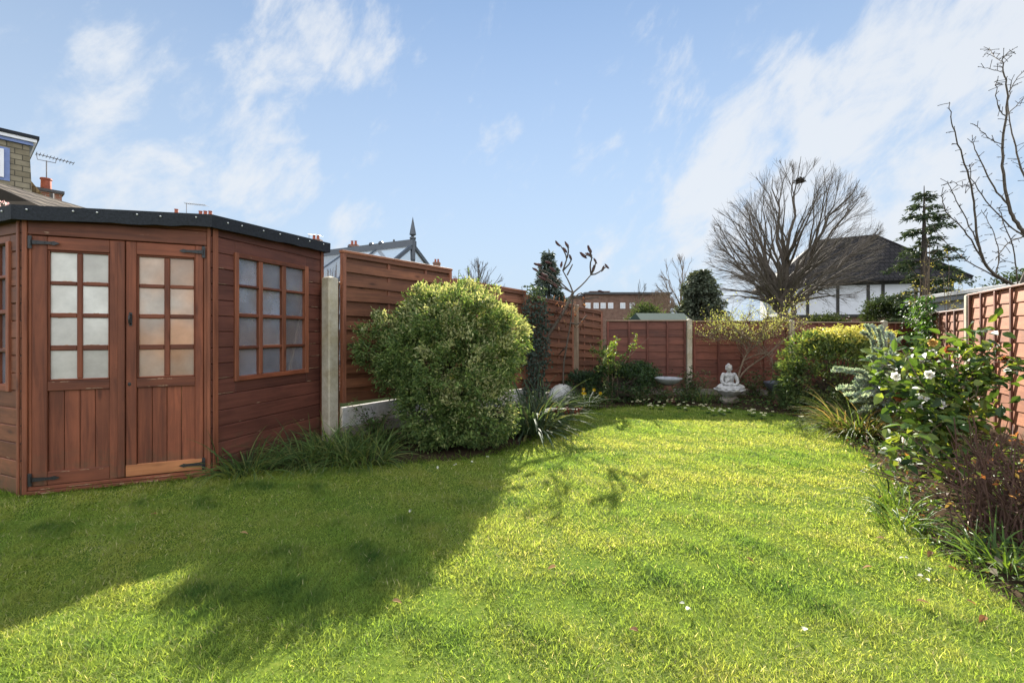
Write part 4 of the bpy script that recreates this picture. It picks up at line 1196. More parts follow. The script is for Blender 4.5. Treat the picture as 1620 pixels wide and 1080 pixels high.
# ------------------------------------------------------------------ trees
def fan_tree(root, base, fork, C, Rd, counts, r0, r=rng, dome=(-.1, 1.0), barkm='bark', limb_sides=6, spread=(.35, .22, .16), twig_r=.006, upcurve=.4, az=None, trunk_n=1, minz=None):
    base, C, Rd = (np.array(x, float) for x in (base, C, Rd))
    wood_, tw = MB(), MB(); tips = []
    fk = base + np.array([0, 0, fork])
    wood_.tube([base - [0, 0, .1], base + [0, 0, fork * .5], fk], [r0 * 1.25, r0, r0 * .95], 10)
    n1, n2, n3, n4 = counts

    def target(d, k=1.0): return C + d / np.linalg.norm(d) * Rd * k

    def rand_dir():
        while True:
            z = r.uniform(*dome); a = r.uniform(0, 2 * math.pi); s = math.sqrt(max(0, 1 - z * z)); return np.array([s * math.cos(a), s * math.sin(a), z])
    for i in range(n1):
        d1 = rand_dir() if i else np.array([.09, -.14, 1.]); T1 = target(d1, r.uniform(.92, 1.04))
        up = np.array([0, 0, np.linalg.norm(T1 - fk) * upcurve])
        P1 = bez(fk + r.normal(0, r0 * .3, 3), up, T1, 12); P1[1:-1] += r.normal(0, .012, (10, 3)) * np.linalg.norm(T1 - fk)
        q1 = r0 * r.uniform(.45, .62); wood_.tube(P1, np.linspace(q1, twig_r * 1.2, 12), limb_sides)
        def reach(s, d):                                          # distance from s along d to the crown surface
            p, v = (s - C) / Rd, d / Rd
            A, B, K = v @ v, p @ v, p @ p - 1
            q = B * B - A * K
            return max(.25, (-B + math.sqrt(q)) / A) if q > 0 else .4

        def offshoot(P, k, a, upw, lo, hi, cap, n):
            s = P[k]; t = P[k + 1] - P[k]; t = t / np.linalg.norm(t)
            rad_ = (s - C) / Rd; rad_ = rad_ / (np.linalg.norm(rad_) + 1e-6)
            o = r.normal(0, 1, 3); o -= t * (o @ t); o /= np.linalg.norm(o)
            d = t * math.cos(a) + o * math.sin(a) + rad_ * .30 + np.array([0, 0, upw]); d /= np.linalg.norm(d)
            L = min(cap, reach(s, d)) * r.uniform(lo, hi); e = s + d * L + np.array([0, 0, L * upw * .5])
            Q = bez(s, (t * .5 + d * .5) * L * .45, e, n); Q[1:-1] += r.normal(0, .010, (n - 2, 3)) * L
            return Q
        for j in range(n2):
            k = r.integers(2, 10)
            P2 = offshoot(P1, k, r.uniform(.35, .8), .10, .75, 1.05, 9, 9)
            q2 = q1 * (1 - k / 12) * .6; wood_.tube(P2, np.linspace(max(q2, twig_r * 1.6), twig_r, 9), 5, cap=False)
            for m_ in range(n3):
                P3 = offshoot(P2, r.integers(1, 8), r.uniform(.3, .75), .12, .6, 1.05, np.max(Rd) * .42, 6)
                tw.tube(P3, np.linspace(twig_r * 1.1, twig_r * .5, 6), 3, cap=False); tips.append(P3[-1])
                for _ in range(n4):
                    P4 = offshoot(P3, r.integers(1, 5), r.uniform(.3, .7), .12, .5, 1.1, np.max(Rd) * .18, 4)
                    tw.tube(P4, np.linspace(twig_r * .7, twig_r * .4, 4), 3, cap=False); tips.append(P4[-1])
    wood_.build('trunk', M['bark' if barkm == 'barktree' else barkm], root, world=True, smooth=True); tw.build('crown', M[barkm], root, world=True)
    return np.array(tips)


# large bare tree in front of the timbered house
b = at(1240, 526, 20); b[2] = 0
root = thing('bare_tree', 'large bare tree with a wide fan of twigs and a dark nest near its top', 'tree', b)
fan_tree(root, b, 1.6, (b[0] + .15, 20, 4.3), (3.55, 3.2, 4.5), (11, 10, 8, 5), .30, np.random.default_rng(5), dome=(-.35, 1.0), barkm='barktree', twig_r=.0068, upcurve=.30, spread=(.30, .20, .13))
mb = MB(); p = at(1265, 286, 19.6)
for _ in range(90):
    u = unit(1)[0] * .14 * [1, 1, .75]; v = unit(1)[0] * .15 * [1, 1, .4]; mb.tube([p + u - v, p + u, p + u + v], .012, 3, cap=False)
tag(mb.build('bird_nest', M['barkdark']), 'dark twig nest high in the large bare tree', 'nest')
for (px, py0, py1, w, Y, sd, lab, bm, cnt) in (
        (1078, 402, 505, 40, 26, 3, 'bare tree with upright pale twigs left of the dark round conifer', 'barkpale', (7, 6, 6, 3)),
        (757, 411, 450, 46, 24, 8, 'bare gnarled tree showing above the woven fence behind the variegated shrub', 'bark', (9, 6, 5, 2)),
        (1032, 462, 510, 42, 21, 9, 'brown twiggy tree in front of the flat roofed brick building', 'barkpale', (10, 8, 7, 3)),
        (1010, 440, 480, 16, 40, 19, 'thin distant bare tree rising behind the flat roofed brick building', 'bark', (5, 5, 4, 2))):
    b = at(px, 526, Y); b[2] = 0; top = EYE + (526 - py0) / F * Y; w = w / F * Y
    root = thing('bare_tree', lab, 'tree', b)
    fan_tree(root, b, top * .35, (b[0], Y, top * .62), (w, w, top * .38), cnt, .10, np.random.default_rng(sd), dome=(-.3, 1), barkm=bm, twig_r=.0085, upcurve=.3)

# pink blossom tree by the dormer house
b = np.array([-10.6, 9.2, 0]); root = thing('blossom_tree', 'small tree with pale pink blossom in front of the tile hung dormer', 'tree', b)
tp = fan_tree(root, b, 1.6, (-10.55, 9.2, 2.9), (.75, .7, 1.05), (7, 6, 5, 2), .06, np.random.default_rng(21), twig_r=.006)
mb = MB(); P = np.repeat(tp, 2, 0) + rng.normal(0, .04, (len(tp) * 2, 3)); n = len(P)
mb.leaves(P, unit(n), unit(n), .06, .05, pal(n, [(.62, .42, .44), (.7, .55, .55), (.5, .3, .33)])); mb.build('blossom', M['petal'], root, world=True)

# small spreading tree with fresh leaves behind the statue
b = np.array([4.22, 8.75, 0]); root = thing('small_tree', 'small spreading tree with fresh yellow green leaves leaning over the statue', 'tree', b)
mbw, tw, lf = MB(), MB(), MB()
q6 = lambda x, y, dY=0: at(1000 + x / 3.857, 480 + y / 3.857, 8.75 + dY)
mains = [[(640, 480), (690, 400), (830, 310), (930, 220), (1040, 120)], [(640, 480), (665, 380), (700, 300), (760, 250), (800, 190)], [(700, 300), (680, 240), (600, 215), (500, 215), (440, 200)],
         [(700, 290), (740, 230), (640, 170), (560, 150)], [(760, 250), (850, 190), (900, 140)], [(690, 345), (780, 300), (850, 320), (860, 420)], [(720, 270), (700, 200), (690, 120), (720, 60)],
         [(760, 245), (800, 150), (830, 80)], [(690, 260), (640, 210), (540, 180), (470, 120)], [(800, 190), (880, 130), (960, 60), (1040, 10)], [(720, 265), (620, 140), (580, 90)]]
ends = []
for i, pl in enumerate(mains):
    dy = rnd.uniform(-.5, .35) if i > 1 else 0
    P = smooth_line([q6(x, y, dy * k / (len(pl) - 1)) for k, (x, y) in enumerate(pl)], 2)
    if i < 2: P[0] = b
    mbw.tube(P, np.linspace(.022 if i < 2 else .012, .006, len(P)), 6)
    for _ in range(46):
        k = rnd.randrange(len(P) // 3, len(P)); s = P[k]; e = s + rng.normal(0, .15, 3) + [0, 0, .10]
        Q = bez(s, (e - s) * .4 + [0, 0, -.02], e, 5); tw.tube(Q, np.linspace(.0045, .002, 5), 3, cap=False); ends += [Q[-1], Q[3], Q[2]]
ends = np.array(ends); ends = ends[(ends[:, 2] > 1.05)]
P = np.repeat(ends, 2, 0) + rng.normal(0, .03, (len(ends) * 2, 3)); n = len(P)
lf.leaves(P, unit(n) + [0, 0, .3], unit(n), .034 * rng.uniform(.6, 1.2, n), .017, pal(n, [(.36, .39, .13), (.28, .33, .10), (.46, .45, .20)]))
mbw.build('trunk', M['barkpale'], root, world=True, smooth=True); tw.build('twigs', M['barkpale'], root, world=True); lf.build('crown', M['leaf'], root, world=True)


def conifer(name, label, base, h, rad, whorls, per, cols, r, sparse=1.0, droop=.25, z0=.1, spray=.3, sw=.09, power=.8, barkm='barkdark', asc=.15, gap=0.0):
    base = np.array(base, float); root = thing(name, label, 'tree', base)
    w = MB(); w.tube([base, base + [0, 0, h * .5], base + [0, 0, h]], [rad * .075 + .05, rad * .05 + .03, .012], 8)
    P, D, N, Ls = [], [], [], []
    for i in range(whorls):
        t = z0 + (1 - z0) * (i + r.uniform(-.3, .3)) / whorls; t = min(max(t, z0), .99)
        for j in range(per):
            if r.random() < gap: continue
            a = r.uniform(0, 2 * math.pi); L = rad * (1 - t) ** power * r.uniform(.55, 1.12) + .08
            o = np.array([math.cos(a), math.sin(a), 0]); s = base + [0, 0, h * t]
            e = s + o * L + [0, 0, L * (asc - droop * r.uniform(.4, 1.3))]
            B = bez(s, o * L * .5 + [0, 0, L * asc], e, 7); w.tube(B, np.linspace(.018 + .008 * L, .005, 7), 4, cap=False)
            k = max(4, int(L * 26 * sparse)); f = r.random(k) ** .7 * .85 + .15
            pts = np.stack([np.interp(f * 6, np.arange(7), B[:, c]) for c in range(3)], 1)
            sd = np.cross(o, [0, 0, 1]); sg = r.choice([-1, 1], k)[:, None]
            P.append(pts + r.normal(0, .03, (k, 3))); D.append(o * .8 + sd * sg * r.uniform(.2, 1.1, (k, 1)) + r.normal(0, .2, (k, 3)) + [0, 0, -.12]); N.append(r.normal(0, .35, (k, 3)) + [0, 0, 1])
            Ls.append(np.full(k, spray) * (.5 + .6 * (1 - f)) * r.uniform(.7, 1.2, k))
    w.build('trunk', M[barkm], root, world=True)
    P, D, N, Ls = np.vstack(P), np.vstack(D), np.vstack(N), np.concatenate(Ls)
    mb = MB()
    for rep in range(3):
        mb.leaves(P + r.normal(0, .04, P.shape), D + r.normal(0, .35, D.shape), N + r.normal(0, .3, N.shape), Ls * r.uniform(.6, 1, len(Ls)), sw * r.uniform(.5, 1, len(Ls)), pal(len(P), cols), fold=.1, curl=.2)
    mb.build('crown', M['needle'], root, world=True)
    return root


def cbase(px, Y): v = at(px, 526, Y); v[2] = 0; return v


conifer('conifer_tree', 'tall dark conifer with open layered branches beside the timbered house', cbase(1462, 18), 7.05, 1.95, 20, 5, [(.06, .09, .05), (.085, .115, .07), (.04, .065, .038)], np.random.default_rng(31), sparse=.95, spray=.36, sw=.085, z0=.22, gap=.15, power=.7, asc=.1, droop=.22)
conifer('conifer_tree', 'blue grey conifer behind the sumac above the woven fence', cbase(868, 22), 5.25, 1.55, 26, 9, [(.09, .12, .105), (.12, .15, .135), (.06, .085, .075)], np.random.default_rng(32), spray=.34, sw=.09, power=.75)
conifer('conifer_tree', 'dense dark rounded conifer above the back fence left of the large bare tree', cbase(1108, 17), 3.55, 1.12, 24, 13, [(.095, .12, .085), (.13, .15, .11), (.07, .09, .065)], np.random.default_rng(33), sparse=1.1, spray=.34, sw=.10, power=.42, droop=.5, asc=.3)
shrub('evergreen_shrub', 'dark green rounded bush in front of the brick building beyond the back fence', 'shrub', (*cbase(1020, 18)[:2], 1.3), (.75, .7, .85), 240, 24, .12, .05, [(.045, .07, .03), (.07, .10, .04)], spread=.14)
shrub('evergreen_shrub', 'dark evergreen bush at the foot of the timbered house wall', 'shrub', (*cbase(1310, 24)[:2], 1.25), (1.3, .7, .75), 200, 24, .14, .06, [(.03, .045, .02), (.05, .07, .03)], spread=.16)
shrub('evergreen_shrub', 'dark leafy bush between the timbered house and the tall conifer', 'shrub', (*cbase(1400, 20)[:2], 1.5), (.85, .8, 1.25), 240, 24, .13, .05, [(.03, .05, .022), (.05, .07, .03)], spread=.15, inner=.4)
shrub('evergreen_shrub', 'dark evergreen bush behind the forked bare tree at the right edge', 'shrub', (*cbase(1622, 13)[:2], 2.0), (1.0, .8, .95), 260, 22, .11, .045, [(.03, .05, .022), (.05, .075, .03)], spread=.14, inner=.4)

# forked bare tree on the right with knobbly spurs
b = np.array([8.55, 7.6, 0]); root = thing('bare_tree', 'forked bare tree with knobbly spurred branches rising behind the right fence', 'tree', b)
q7 = lambda x, y, dY=0: at(1450 + x / 2.635, 70 + y / 2.635, 7.6 + dY)
limbs = [([(420, 1010), (330, 965), (285, 915), (262, 860), (250, 780), (235, 640), (205, 510), (170, 400), (142, 310), (137, 242)], .030), ([(448, 790), (400, 720), (385, 680), (362, 560), (355, 420), (372, 300), (385, 200), (362, 120), (355, 60), (400, 20)], .034),
         ([(520, 640), (448, 560), (420, 470), (395, 360), (380, 250), (395, 150)], .022), ([(385, 680), (330, 610), (280, 520), (245, 440), (230, 400)], .018), ([(285, 915), (230, 820), (180, 750), (125, 705), (100, 630)], .016),
         ([(380, 1000), (300, 950), (220, 910), (140, 850), (65, 760)], .015), ([(262, 860), (215, 740), (160, 640), (130, 570)], .013), ([(480, 820), (400, 770), (320, 690), (240, 590), (220, 500)], .016),
         ([(362, 420), (310, 400), (265, 360), (250, 340)], .008), ([(372, 300), (340, 280), (330, 200), (335, 150)], .010), ([(448, 800), (370, 830), (330, 900)], .014), ([(330, 965), (350, 880), (320, 780), (270, 690)], .011),
         ([(420, 1000), (410, 860), (360, 740), (345, 680)], .013), ([(385, 200), (420, 140), (448, 110)], .008), ([(385, 290), (430, 240), (470, 200)], .009), ([(240, 600), (190, 590), (140, 575)], .006), ([(362, 120), (320, 105), (280, 98)], .006), ([(355, 80), (320, 50), (303, 15)], .006)]
mb = MB(); sp_ = MB()
mb.tube([b, (8.50, 7.6, .9), q7(428, 1030)], [.075, .06, .048], 10); mb.tube([q7(428, 1030), q7(470, 930), q7(500, 850), q7(448, 790)], [.045, .042, .038, .034], 8)
mb.tube([q7(500, 850), q7(520, 740), q7(520, 640)], [.03, .027, .023], 8)
for pl, r0 in limbs:
    dy = rnd.uniform(-.7, .7)
    P = smooth_line([q7(x, y, dy * (k / (len(pl) - 1)) ** 1.5) for k, (x, y) in enumerate(pl)], 2)
    P[1:-1] += rng.normal(0, .006, (len(P) - 2, 3)); mb.tube(P, np.linspace(r0 * .85, .004, len(P)), 7)
    Lp = np.linalg.norm(np.diff(P, axis=0), axis=1).sum()
    for _ in range(int(Lp * 13)):
        k = rnd.randrange(3, len(P) - 1); s = P[k]; t = P[k + 1] - P[k]; t /= np.linalg.norm(t)
        o = np.cross(t, unit(1)[0]); o /= np.linalg.norm(o); e = s + (o + t * .5) * rnd.uniform(.03, .13)
        sp_.tube([s, (s + e) / 2 + [0, 0, .005], e], [.005, .004, .005], 4)
        if rnd.random() < .4: sp_.ell(e, (.008,) * 3, 6, 4)
mb.build('trunk', M['bark'], root, world=True, smooth=True); sp_.build('spurs', M['barkdark'], root, world=True)

# thin saplings with yellow buds at the back right corner
for (px, Y, top, lab) in ((1466, 8.4, 395, 'thin upright bare sapling in front of the ivy'), (1452, 8.6, 430, 'slender sapling with yellow leaf buds left of the ivy'), (1497, 8.9, 425, 'slender sapling with yellow leaf buds behind the low fence panel')):
    b = cbase(px, Y); root = thing('sapling', lab, 'tree', b); mb, lf = MB(), MB()
    z = EYE + (526 - top) / F * Y
    for k in range(4):
        e = b + [rnd.uniform(-.22, .3), rnd.uniform(-.2, .2), z * rnd.uniform(.8, 1.03)]; P = bez(b, np.array([rnd.uniform(-.05, .05), 0, z * .5]), e, 10); mb.tube(P, np.linspace(.012, .003, 10), 5)
        for _ in range(8):
            j = rnd.randrange(4, 10); s = P[j]; e2 = s + rng.normal(0, .12, 3) + [0, 0, .12]; mb.tube(bez(s, (e2 - s) * .4, e2, 4), np.linspace(.004, .002, 4), 3, cap=False)
            if 'yellow' in lab:
                n = 6; lf.leaves(e2 + rng.normal(0, .03, (n, 3)), unit(n), unit(n), .040, .018, pal(n, [(.32, .28, .08), (.25, .24, .08)]))
    mb.build('trunk', M['barkpale'], root, world=True)
    if lf.n: lf.build('crown', M['leaf'], root, world=True)

# ------------------------------------------------------------------ shrubs on the right
shrub('yellow_topped_shrub', 'rounded evergreen shrub with bright yellow green tips in front of the back fence', 'shrub', (5.25, 7.35, .55), (.92, .62, .68), 300, 30, .085, .028, [(.085, .14, .055), (.13, .19, .075), (.05, .085, .036), (.20, .24, .10)], [.35, .3, .2, .15],
      mat='gloss', lobes=14, spread=.055, inner=.55, bumps=.4, lw=.4, out=1.1)
root = bpy.data.objects['yellow_topped_shrub']
n = 1500; a = rng.uniform(0, 6.283, n); rr = np.sqrt(rng.random(n)); P = np.stack([5.42 + np.cos(a) * rr * .68, 7.3 + np.sin(a) * rr * .42, 1.10 + .16 * np.sqrt(np.clip(1 - rr ** 2, 0, 1)) + .05 * np.sin(a * 5 + rr * 9) + rng.normal(0, .035, n)], 1)
mb = MB(); mb.leaves(P, unit(n) * [1, 1, .3] + [0, 0, .5], unit(n) * .5 + [0, 0, 1], .07 * rng.uniform(.6, 1.2, n), .026, pal(n, [(.46, .44, .13), (.36, .37, .11), (.58, .54, .24)])); mb.build('yellow_tips', M['leaf'], root, world=True)

# silver-leaved branches
b = np.array([4.85, 6.0, 0]); root = thing('silver_shrub', 'open shrub of long branches with rows of small silver blue leaves', 'shrub', b); st_, lf = MB(), MB()
q8 = lambda x, y, Y: at(1280 + x / 3.376, 440 + y / 3.376, Y)
sprays = [((140, 485), 5.6), ((305, 260), 6.0), ((340, 420), 5.7), ((300, 600), 5.5), ((230, 665), 5.4), ((380, 265), 6.1), ((420, 440), 5.8), ((365, 385), 5.9), ((250, 560), 5.6), ((330, 520), 5.6), ((430, 300), 6.2), ((480, 330), 6.2), ((300, 700), 5.4),
          ((480, 640), 5.5), ((420, 690), 5.4), ((540, 720), 5.5), ((360, 640), 5.3), ((520, 480), 5.9), ((600, 600), 5.7), ((700, 700), 5.6), ((860, 720), 5.4), ((400, 590), 5.6), ((460, 560), 5.7)]
for (pp, Y) in sprays + [((x + rnd.uniform(-45, 60), y + rnd.uniform(-35, 35)), Y + rnd.uniform(-.25, .2)) for (x, y), Y in sprays[:14] + sprays[:5] + [((200, 600), 5.2), ((240, 628), 5.2), ((300, 640), 5.2), ((170, 560), 5.3), ((190, 500), 5.6), ((260, 640), 5.4), ((350, 300), 6.0)]]:
    e = q8(*pp, Y); P = bez(b + rng.normal(0, .05, 3) * [1, 1, 0], np.array([0.05, 0, max(.25, e[2] * .95)]), e, 16); st_.tube(P, np.linspace(.010, .003, 16), 4)
    k = 190; f = .35 + .65 * rng.random(k); Q = np.stack([np.interp(f * 15, np.arange(16), P[:, c]) for c in range(3)], 1)
    t = P[-1] - P[-4]; t /= np.linalg.norm(t); sd = np.cross(t, [0, 0, 1]); sg = rng.choice([-1, 1], k)[:, None]
    lf.leaves(Q, sd * sg * .6 + [0, 0, .7] + t * .4 + rng.normal(0, .25, (k, 3)), unit(k) * .5 + t, .052 * rng.uniform(.7, 1.2, k), .026, pal(k, [(.28, .36, .36), (.37, .44, .46), (.19, .27, .26)]))
st_.build('branches', M['barkpale'], root, world=True); lf.build('foliage', M['leaf'], root, world=True)

clump('strap_plant', 'strap leaf clump with dry tan tips at the right edge of the lawn', 'plant', (4.30, 5.66), 430, .72, .020, [(.11, .17, .04), (.17, .22, .05), (.34, .26, .13), (.24, .17, .09), (.08, .12, .035)], rad=.28, lean=1.0, bend=1.7, seg=7, wts=[.3, .25, .2, .1, .15])
clump('strap_plant', 'grey green grassy clump in front of the dark blue grey bird bath', 'plant', (4.55, 7.45), 100, .48, .014, [(.09, .14, .06), (.13, .18, .08)], rad=.12, lean=.4, bend=.7)
clump('strap_plant', 'grassy dark green clump at the foot of the yellow topped shrub', 'plant', (4.95, 6.55), 110, .36, .012, [(.05, .10, .03), (.08, .14, .04)], rad=.22, lean=.9, bend=1.5)
clump('strap_plant', 'thin upright clump between the yellow topped shrub and the silver shrub', 'plant', (4.75, 6.25), 70, .5, .012, [(.06, .11, .04), (.1, .15, .06)], rad=.14, lean=.5, bend=.9)

# camellia with white flowers
b = np.array([3.75, 3.95, 0]); root = thing('camellia', 'glossy leaved camellia with white flowers in front of the right fence', 'shrub', b); st_, lf = MB(), MB()
ends = []
q9 = lambda x, y, Y: at(1280 + x / 3.376, 440 + y / 3.376, Y)
heads_ = [((430, 430), 3.9), ((540, 410), 4.0), ((640, 400), 4.05), ((740, 390), 4.1), ((820, 400), 4.0), ((930, 420), 3.9), ((1040, 460), 3.8), ((1120, 480), 3.7), ((440, 560), 3.7), ((520, 590), 3.6), ((600, 480), 3.8), ((700, 480), 3.9), ((800, 480), 3.9),
          ((900, 520), 3.8), ((420, 700), 3.6), ((500, 700), 3.5), ((560, 640), 3.6), ((640, 620), 3.7), ((720, 600), 3.8), ((800, 600), 3.8), ((880, 640), 3.7), ((960, 590), 3.8), ((540, 800), 3.5), ((600, 760), 3.55), ((480, 880), 3.4), ((560, 940), 3.35),
          ((680, 720), 3.6), ((760, 760), 3.6), ((640, 860), 3.5), ((700, 930), 3.4), ((420, 920), 3.4), ((840, 740), 3.6), ((990, 690), 3.7), ((590, 540), 3.7), ((680, 540), 3.8), ((860, 560), 3.8), ((400, 480), 3.9), ((1000, 520), 3.8), ((760, 680), 3.7), ((600, 690), 3.6)]
for (pp, Y) in heads_:
    e = q9(*pp, Y) + rng.normal(0, .03, 3)
    P = bez(b + rng.normal(0, .03, 3) * [1, 1, 0], np.array([0, 0, e[2] * .7]), e, 10); st_.tube(P, np.linspace(.013, .004, 10), 6)
    for j in range(4):
        s = P[rnd.randrange(5, 10)]; e2 = s + rng.normal(0, .09, 3) + (e - P[5]) * .2; st_.tube([s, (s + e2) / 2 + [0, 0, .01], e2], [.004, .003, .002], 4, cap=False); ends += [e2, (s + e2) / 2]
    ends.append(e)
ends = np.array(ends); P = np.repeat(ends, 4, 0) + rng.normal(0, .045, (len(ends) * 4, 3)); n = len(P)
lf.leaves(P, unit(n) * [1, 1, .7] + [0, 0, -.05], unit(n) * .75 + [0, 0, 1], .102 * rng.uniform(.6, 1.2, n), .056 * rng.uniform(.8, 1.15, n), pal(n, [(.05, .10, .028), (.08, .145, .04), (.16, .22, .06), (.03, .06, .022)]), big=True, fold=.2, curl=.18)
st_.build('branches', M['barkpale'], root, world=True, smooth=True); lf.build('foliage', M['gloss'], root, world=True)
for (pp, col) in [((655, 400), 0), ((590, 450), 0), ((640, 515), 0), ((460, 525), 0), ((515, 660), 0), ((610, 640), 0), ((700, 675), 0), ((520, 870), 0), ((575, 690), 0), ((1040, 435), 1), ((745, 380), 1), ((480, 635), 1), ((680, 1000), 2), ((660, 345), 2)]:
    p = q9(*pp, 3.55 if pp[1] > 450 else 3.85); mb = MB()
    cs = [[(.72, .72, .70), (.8, .8, .78)], [(.16, .05, .025), (.28, .10, .04)], [(.50, .28, .08), (.58, .38, .14)]][col]
    ax = np.array([rnd.uniform(-.6, .1), -.8, rnd.uniform(0, .6)]); ax /= np.linalg.norm(ax); sx = np.cross(ax, [0, 0, 1]); sx /= np.linalg.norm(sx); sy = np.cross(sx, ax)
    for ring, (k, lift, Lp) in enumerate(((7, .15, .040), (6, .6, .032), (5, 1.4, .022))):
        a = (np.arange(k) + ring * .5) / k * 6.283; D = np.cos(a)[:, None] * sx + np.sin(a)[:, None] * sy + ax * lift + rng.normal(0, .12, (k, 3))
        mb.leaves(np.repeat((p + ax * .004 * ring)[None], k, 0), D, np.repeat(ax[None], k, 0) + rng.normal(0, .1, (k, 3)), Lp, Lp * .8, pal(k, cs, jit=.08), big=True, fold=-.15, curl=-.15)
    mb.ell(p + ax * .012, (.007,) * 3, 8, 6, tint=(.6, .45, .1)); o = mb.build('flower', M['petal'], root, world=True)
    if col == 1: o['label'] = 'withered brown flower'
    if col == 2: o['label'] = 'faded orange yellow flower'

# red-brown stemmed shrub in the right foreground
b = np.array([3.02, 2.72, 0]); root = thing('hydrangea_shrub', 'leafless shrub of many red brown stems at the right edge of the picture', 'shrub', b); st_, lf = MB(), MB()
for i in range(105):
    o = rng.normal(0, 1, 2); o /= np.linalg.norm(o); ln = abs(rnd.gauss(0, .32)); hgt = rnd.uniform(.36, .72) * (1 - .25 * ln)
    s = b + np.append(rng.normal(0, .14, 2), 0); e = s + np.append(o * ln * .85, hgt)
    P = bez(s, np.array([o[0] * .03, o[1] * .03, hgt * .5]), e, 8); P[1:-1] += rng.normal(0, .006, (6, 3)); st_.tube(P, np.linspace(.0055, .0028, 8), 5)
    for j in range(rnd.randrange(2, 5)):
        k = rnd.randrange(3, 7); e2 = P[k] + (P[k + 1] - P[k]) * rnd.uniform(.8, 2) + rng.normal(0, .05, 3); st_.tube([P[k], (P[k] + e2) / 2, e2], [.0035, .003, .002], 4, cap=False)
        if rnd.random() < .18:
            n = 3; lf.leaves(e2 + rng.normal(0, .012, (n, 3)), unit(n), unit(n), .035, .018, pal(n, [(.36, .14, .05), (.30, .20, .06), (.13, .18, .04), (.42, .22, .12)]))
st_.build('branches', M['barkred'], root, world=True); lf.build('foliage', M['leaf'], root, world=True)
# low strap and leafy plants at the right foreground edge
for x, y, n, L, lab in ((2.62, 2.42, 90, .34, 'green strap leaf clump below the red brown stems, nearest the lawn'), (3.05, 2.35, 100, .42, 'tall green strap leaf clump at the right edge under the red brown stems'),
                        (2.72, 2.05, 70, .3, 'low strap leaf clump at the bottom right corner'), (2.52, 2.95, 40, .3, 'sparse strap leaf clump left of the red brown stems'), (2.78, 3.28, 34, .36, 'thin daffodil leaves sprouting between the lawn and the camellia')):
    clump('strap_plant', lab, 'plant', (x, y), n, L, .014, [(.08, .15, .035), (.12, .20, .05), (.06, .11, .03)], rad=.14, lean=.8, bend=1.4, group='strap leaved clumps at the right edge of the lawn', mat='gloss')

# ground cover in the borders
lf = MB(); st_ = MB()


def scatter(n, poly, zr, L, W, cols, flat=.6):
    lo, hi = np.min(poly, 0), np.max(poly, 0); p = rng.uniform(lo, hi, (n, 2)); p = p[inside(np.array(poly), p[:, 0], p[:, 1])]
    k = vnoise(p[:, 0], p[:, 1], 6, 1) > -.35 + rng.normal(0, .3, len(p)); p = p[k]; n = len(p)
    lf.leaves(np.concatenate([p, rng.uniform(*zr, (n, 1))], 1), unit(n) * [1, 1, .4] + [0, 0, .15], unit(n) * flat + [0, 0, 1], L * rng.uniform(.5, 1.3, n), W * rng.uniform(.6, 1.2, n), pal(n, cols))


GC = [(.05, .10, .03), (.08, .14, .04), (.035, .07, .025), (.12, .18, .05)]
backbed = [(1.1, 7.3), (1.9, 7.75), (2.8, 7.76), (3.6, 7.5), (4.25, 6.9), (4.4, 6.3), (5.6, 6.6), (6.3, 8.9), (2.0, 9.2), (1.2, 8.8)]
scatter(5200, backbed, (.0, .14), .06, .03, GC)
scatter(2200, [(-2.4, 4.15), (-.4, 4.6), (.2, 5.2), (.9, 6.8), (1.1, 8.6), (.2, 7.8), (-.9, 6.7), (-2.1, 5.1)], (0, .10), .05, .025, GC)
rightbed = [(2.2, 1.6), (2.5, 2.85), (3.2, 3.9), (3.8, 5.2), (4.2, 5.6), (5.6, 5.4), (4.4, 3.3), (3.2, 1.4)]
scatter(8500, rightbed, (0, .09), .05, .022, GC + [(.16, .22, .05)])
scatter(1300, rightbed, (0, .03), .06, .035, [(.22, .11, .06), (.32, .2, .12), (.15, .08, .05), (.45, .38, .3)])
o = lf.build('ground_cover', M['leaf']); tag(o, kind='stuff')
# dark stalks and leaves in front of the back fence
for x, y, n, h, lab in ((3.35, 8.55, 40, .52, 'dark stalky perennials between the pale bird bath and the statue'), (2.65, 8.0, 22, .28, 'low leafy perennial in front of the pale bird bath'), (4.55, 8.6, 26, .5, 'dark leafy perennial right of the statue'),
                        (5.0, 8.75, 18, .42, 'leafy perennial behind the blue grey bird bath'), (3.1, 8.1, 18, .26, 'dark low perennial right of the pale bird bath'), (2.2, 7.95, 20, .3, 'dark leafy perennial at the foot of the rose bush')):
    weed('perennial_plant', lab, 'plant', x, y, n, h, [(.035, .07, .03), (.06, .11, .04), (.09, .12, .06)], leafL=.075, leafW=.028, rad=.16, group='perennials in front of the back fence', mat='gloss')
clump('strap_plant', 'narrow green leaf clump directly left of the statue', 'plant', (3.45, 8.2), 70, .42, .013, STRAP, rad=.16, lean=.6, bend=1.0)
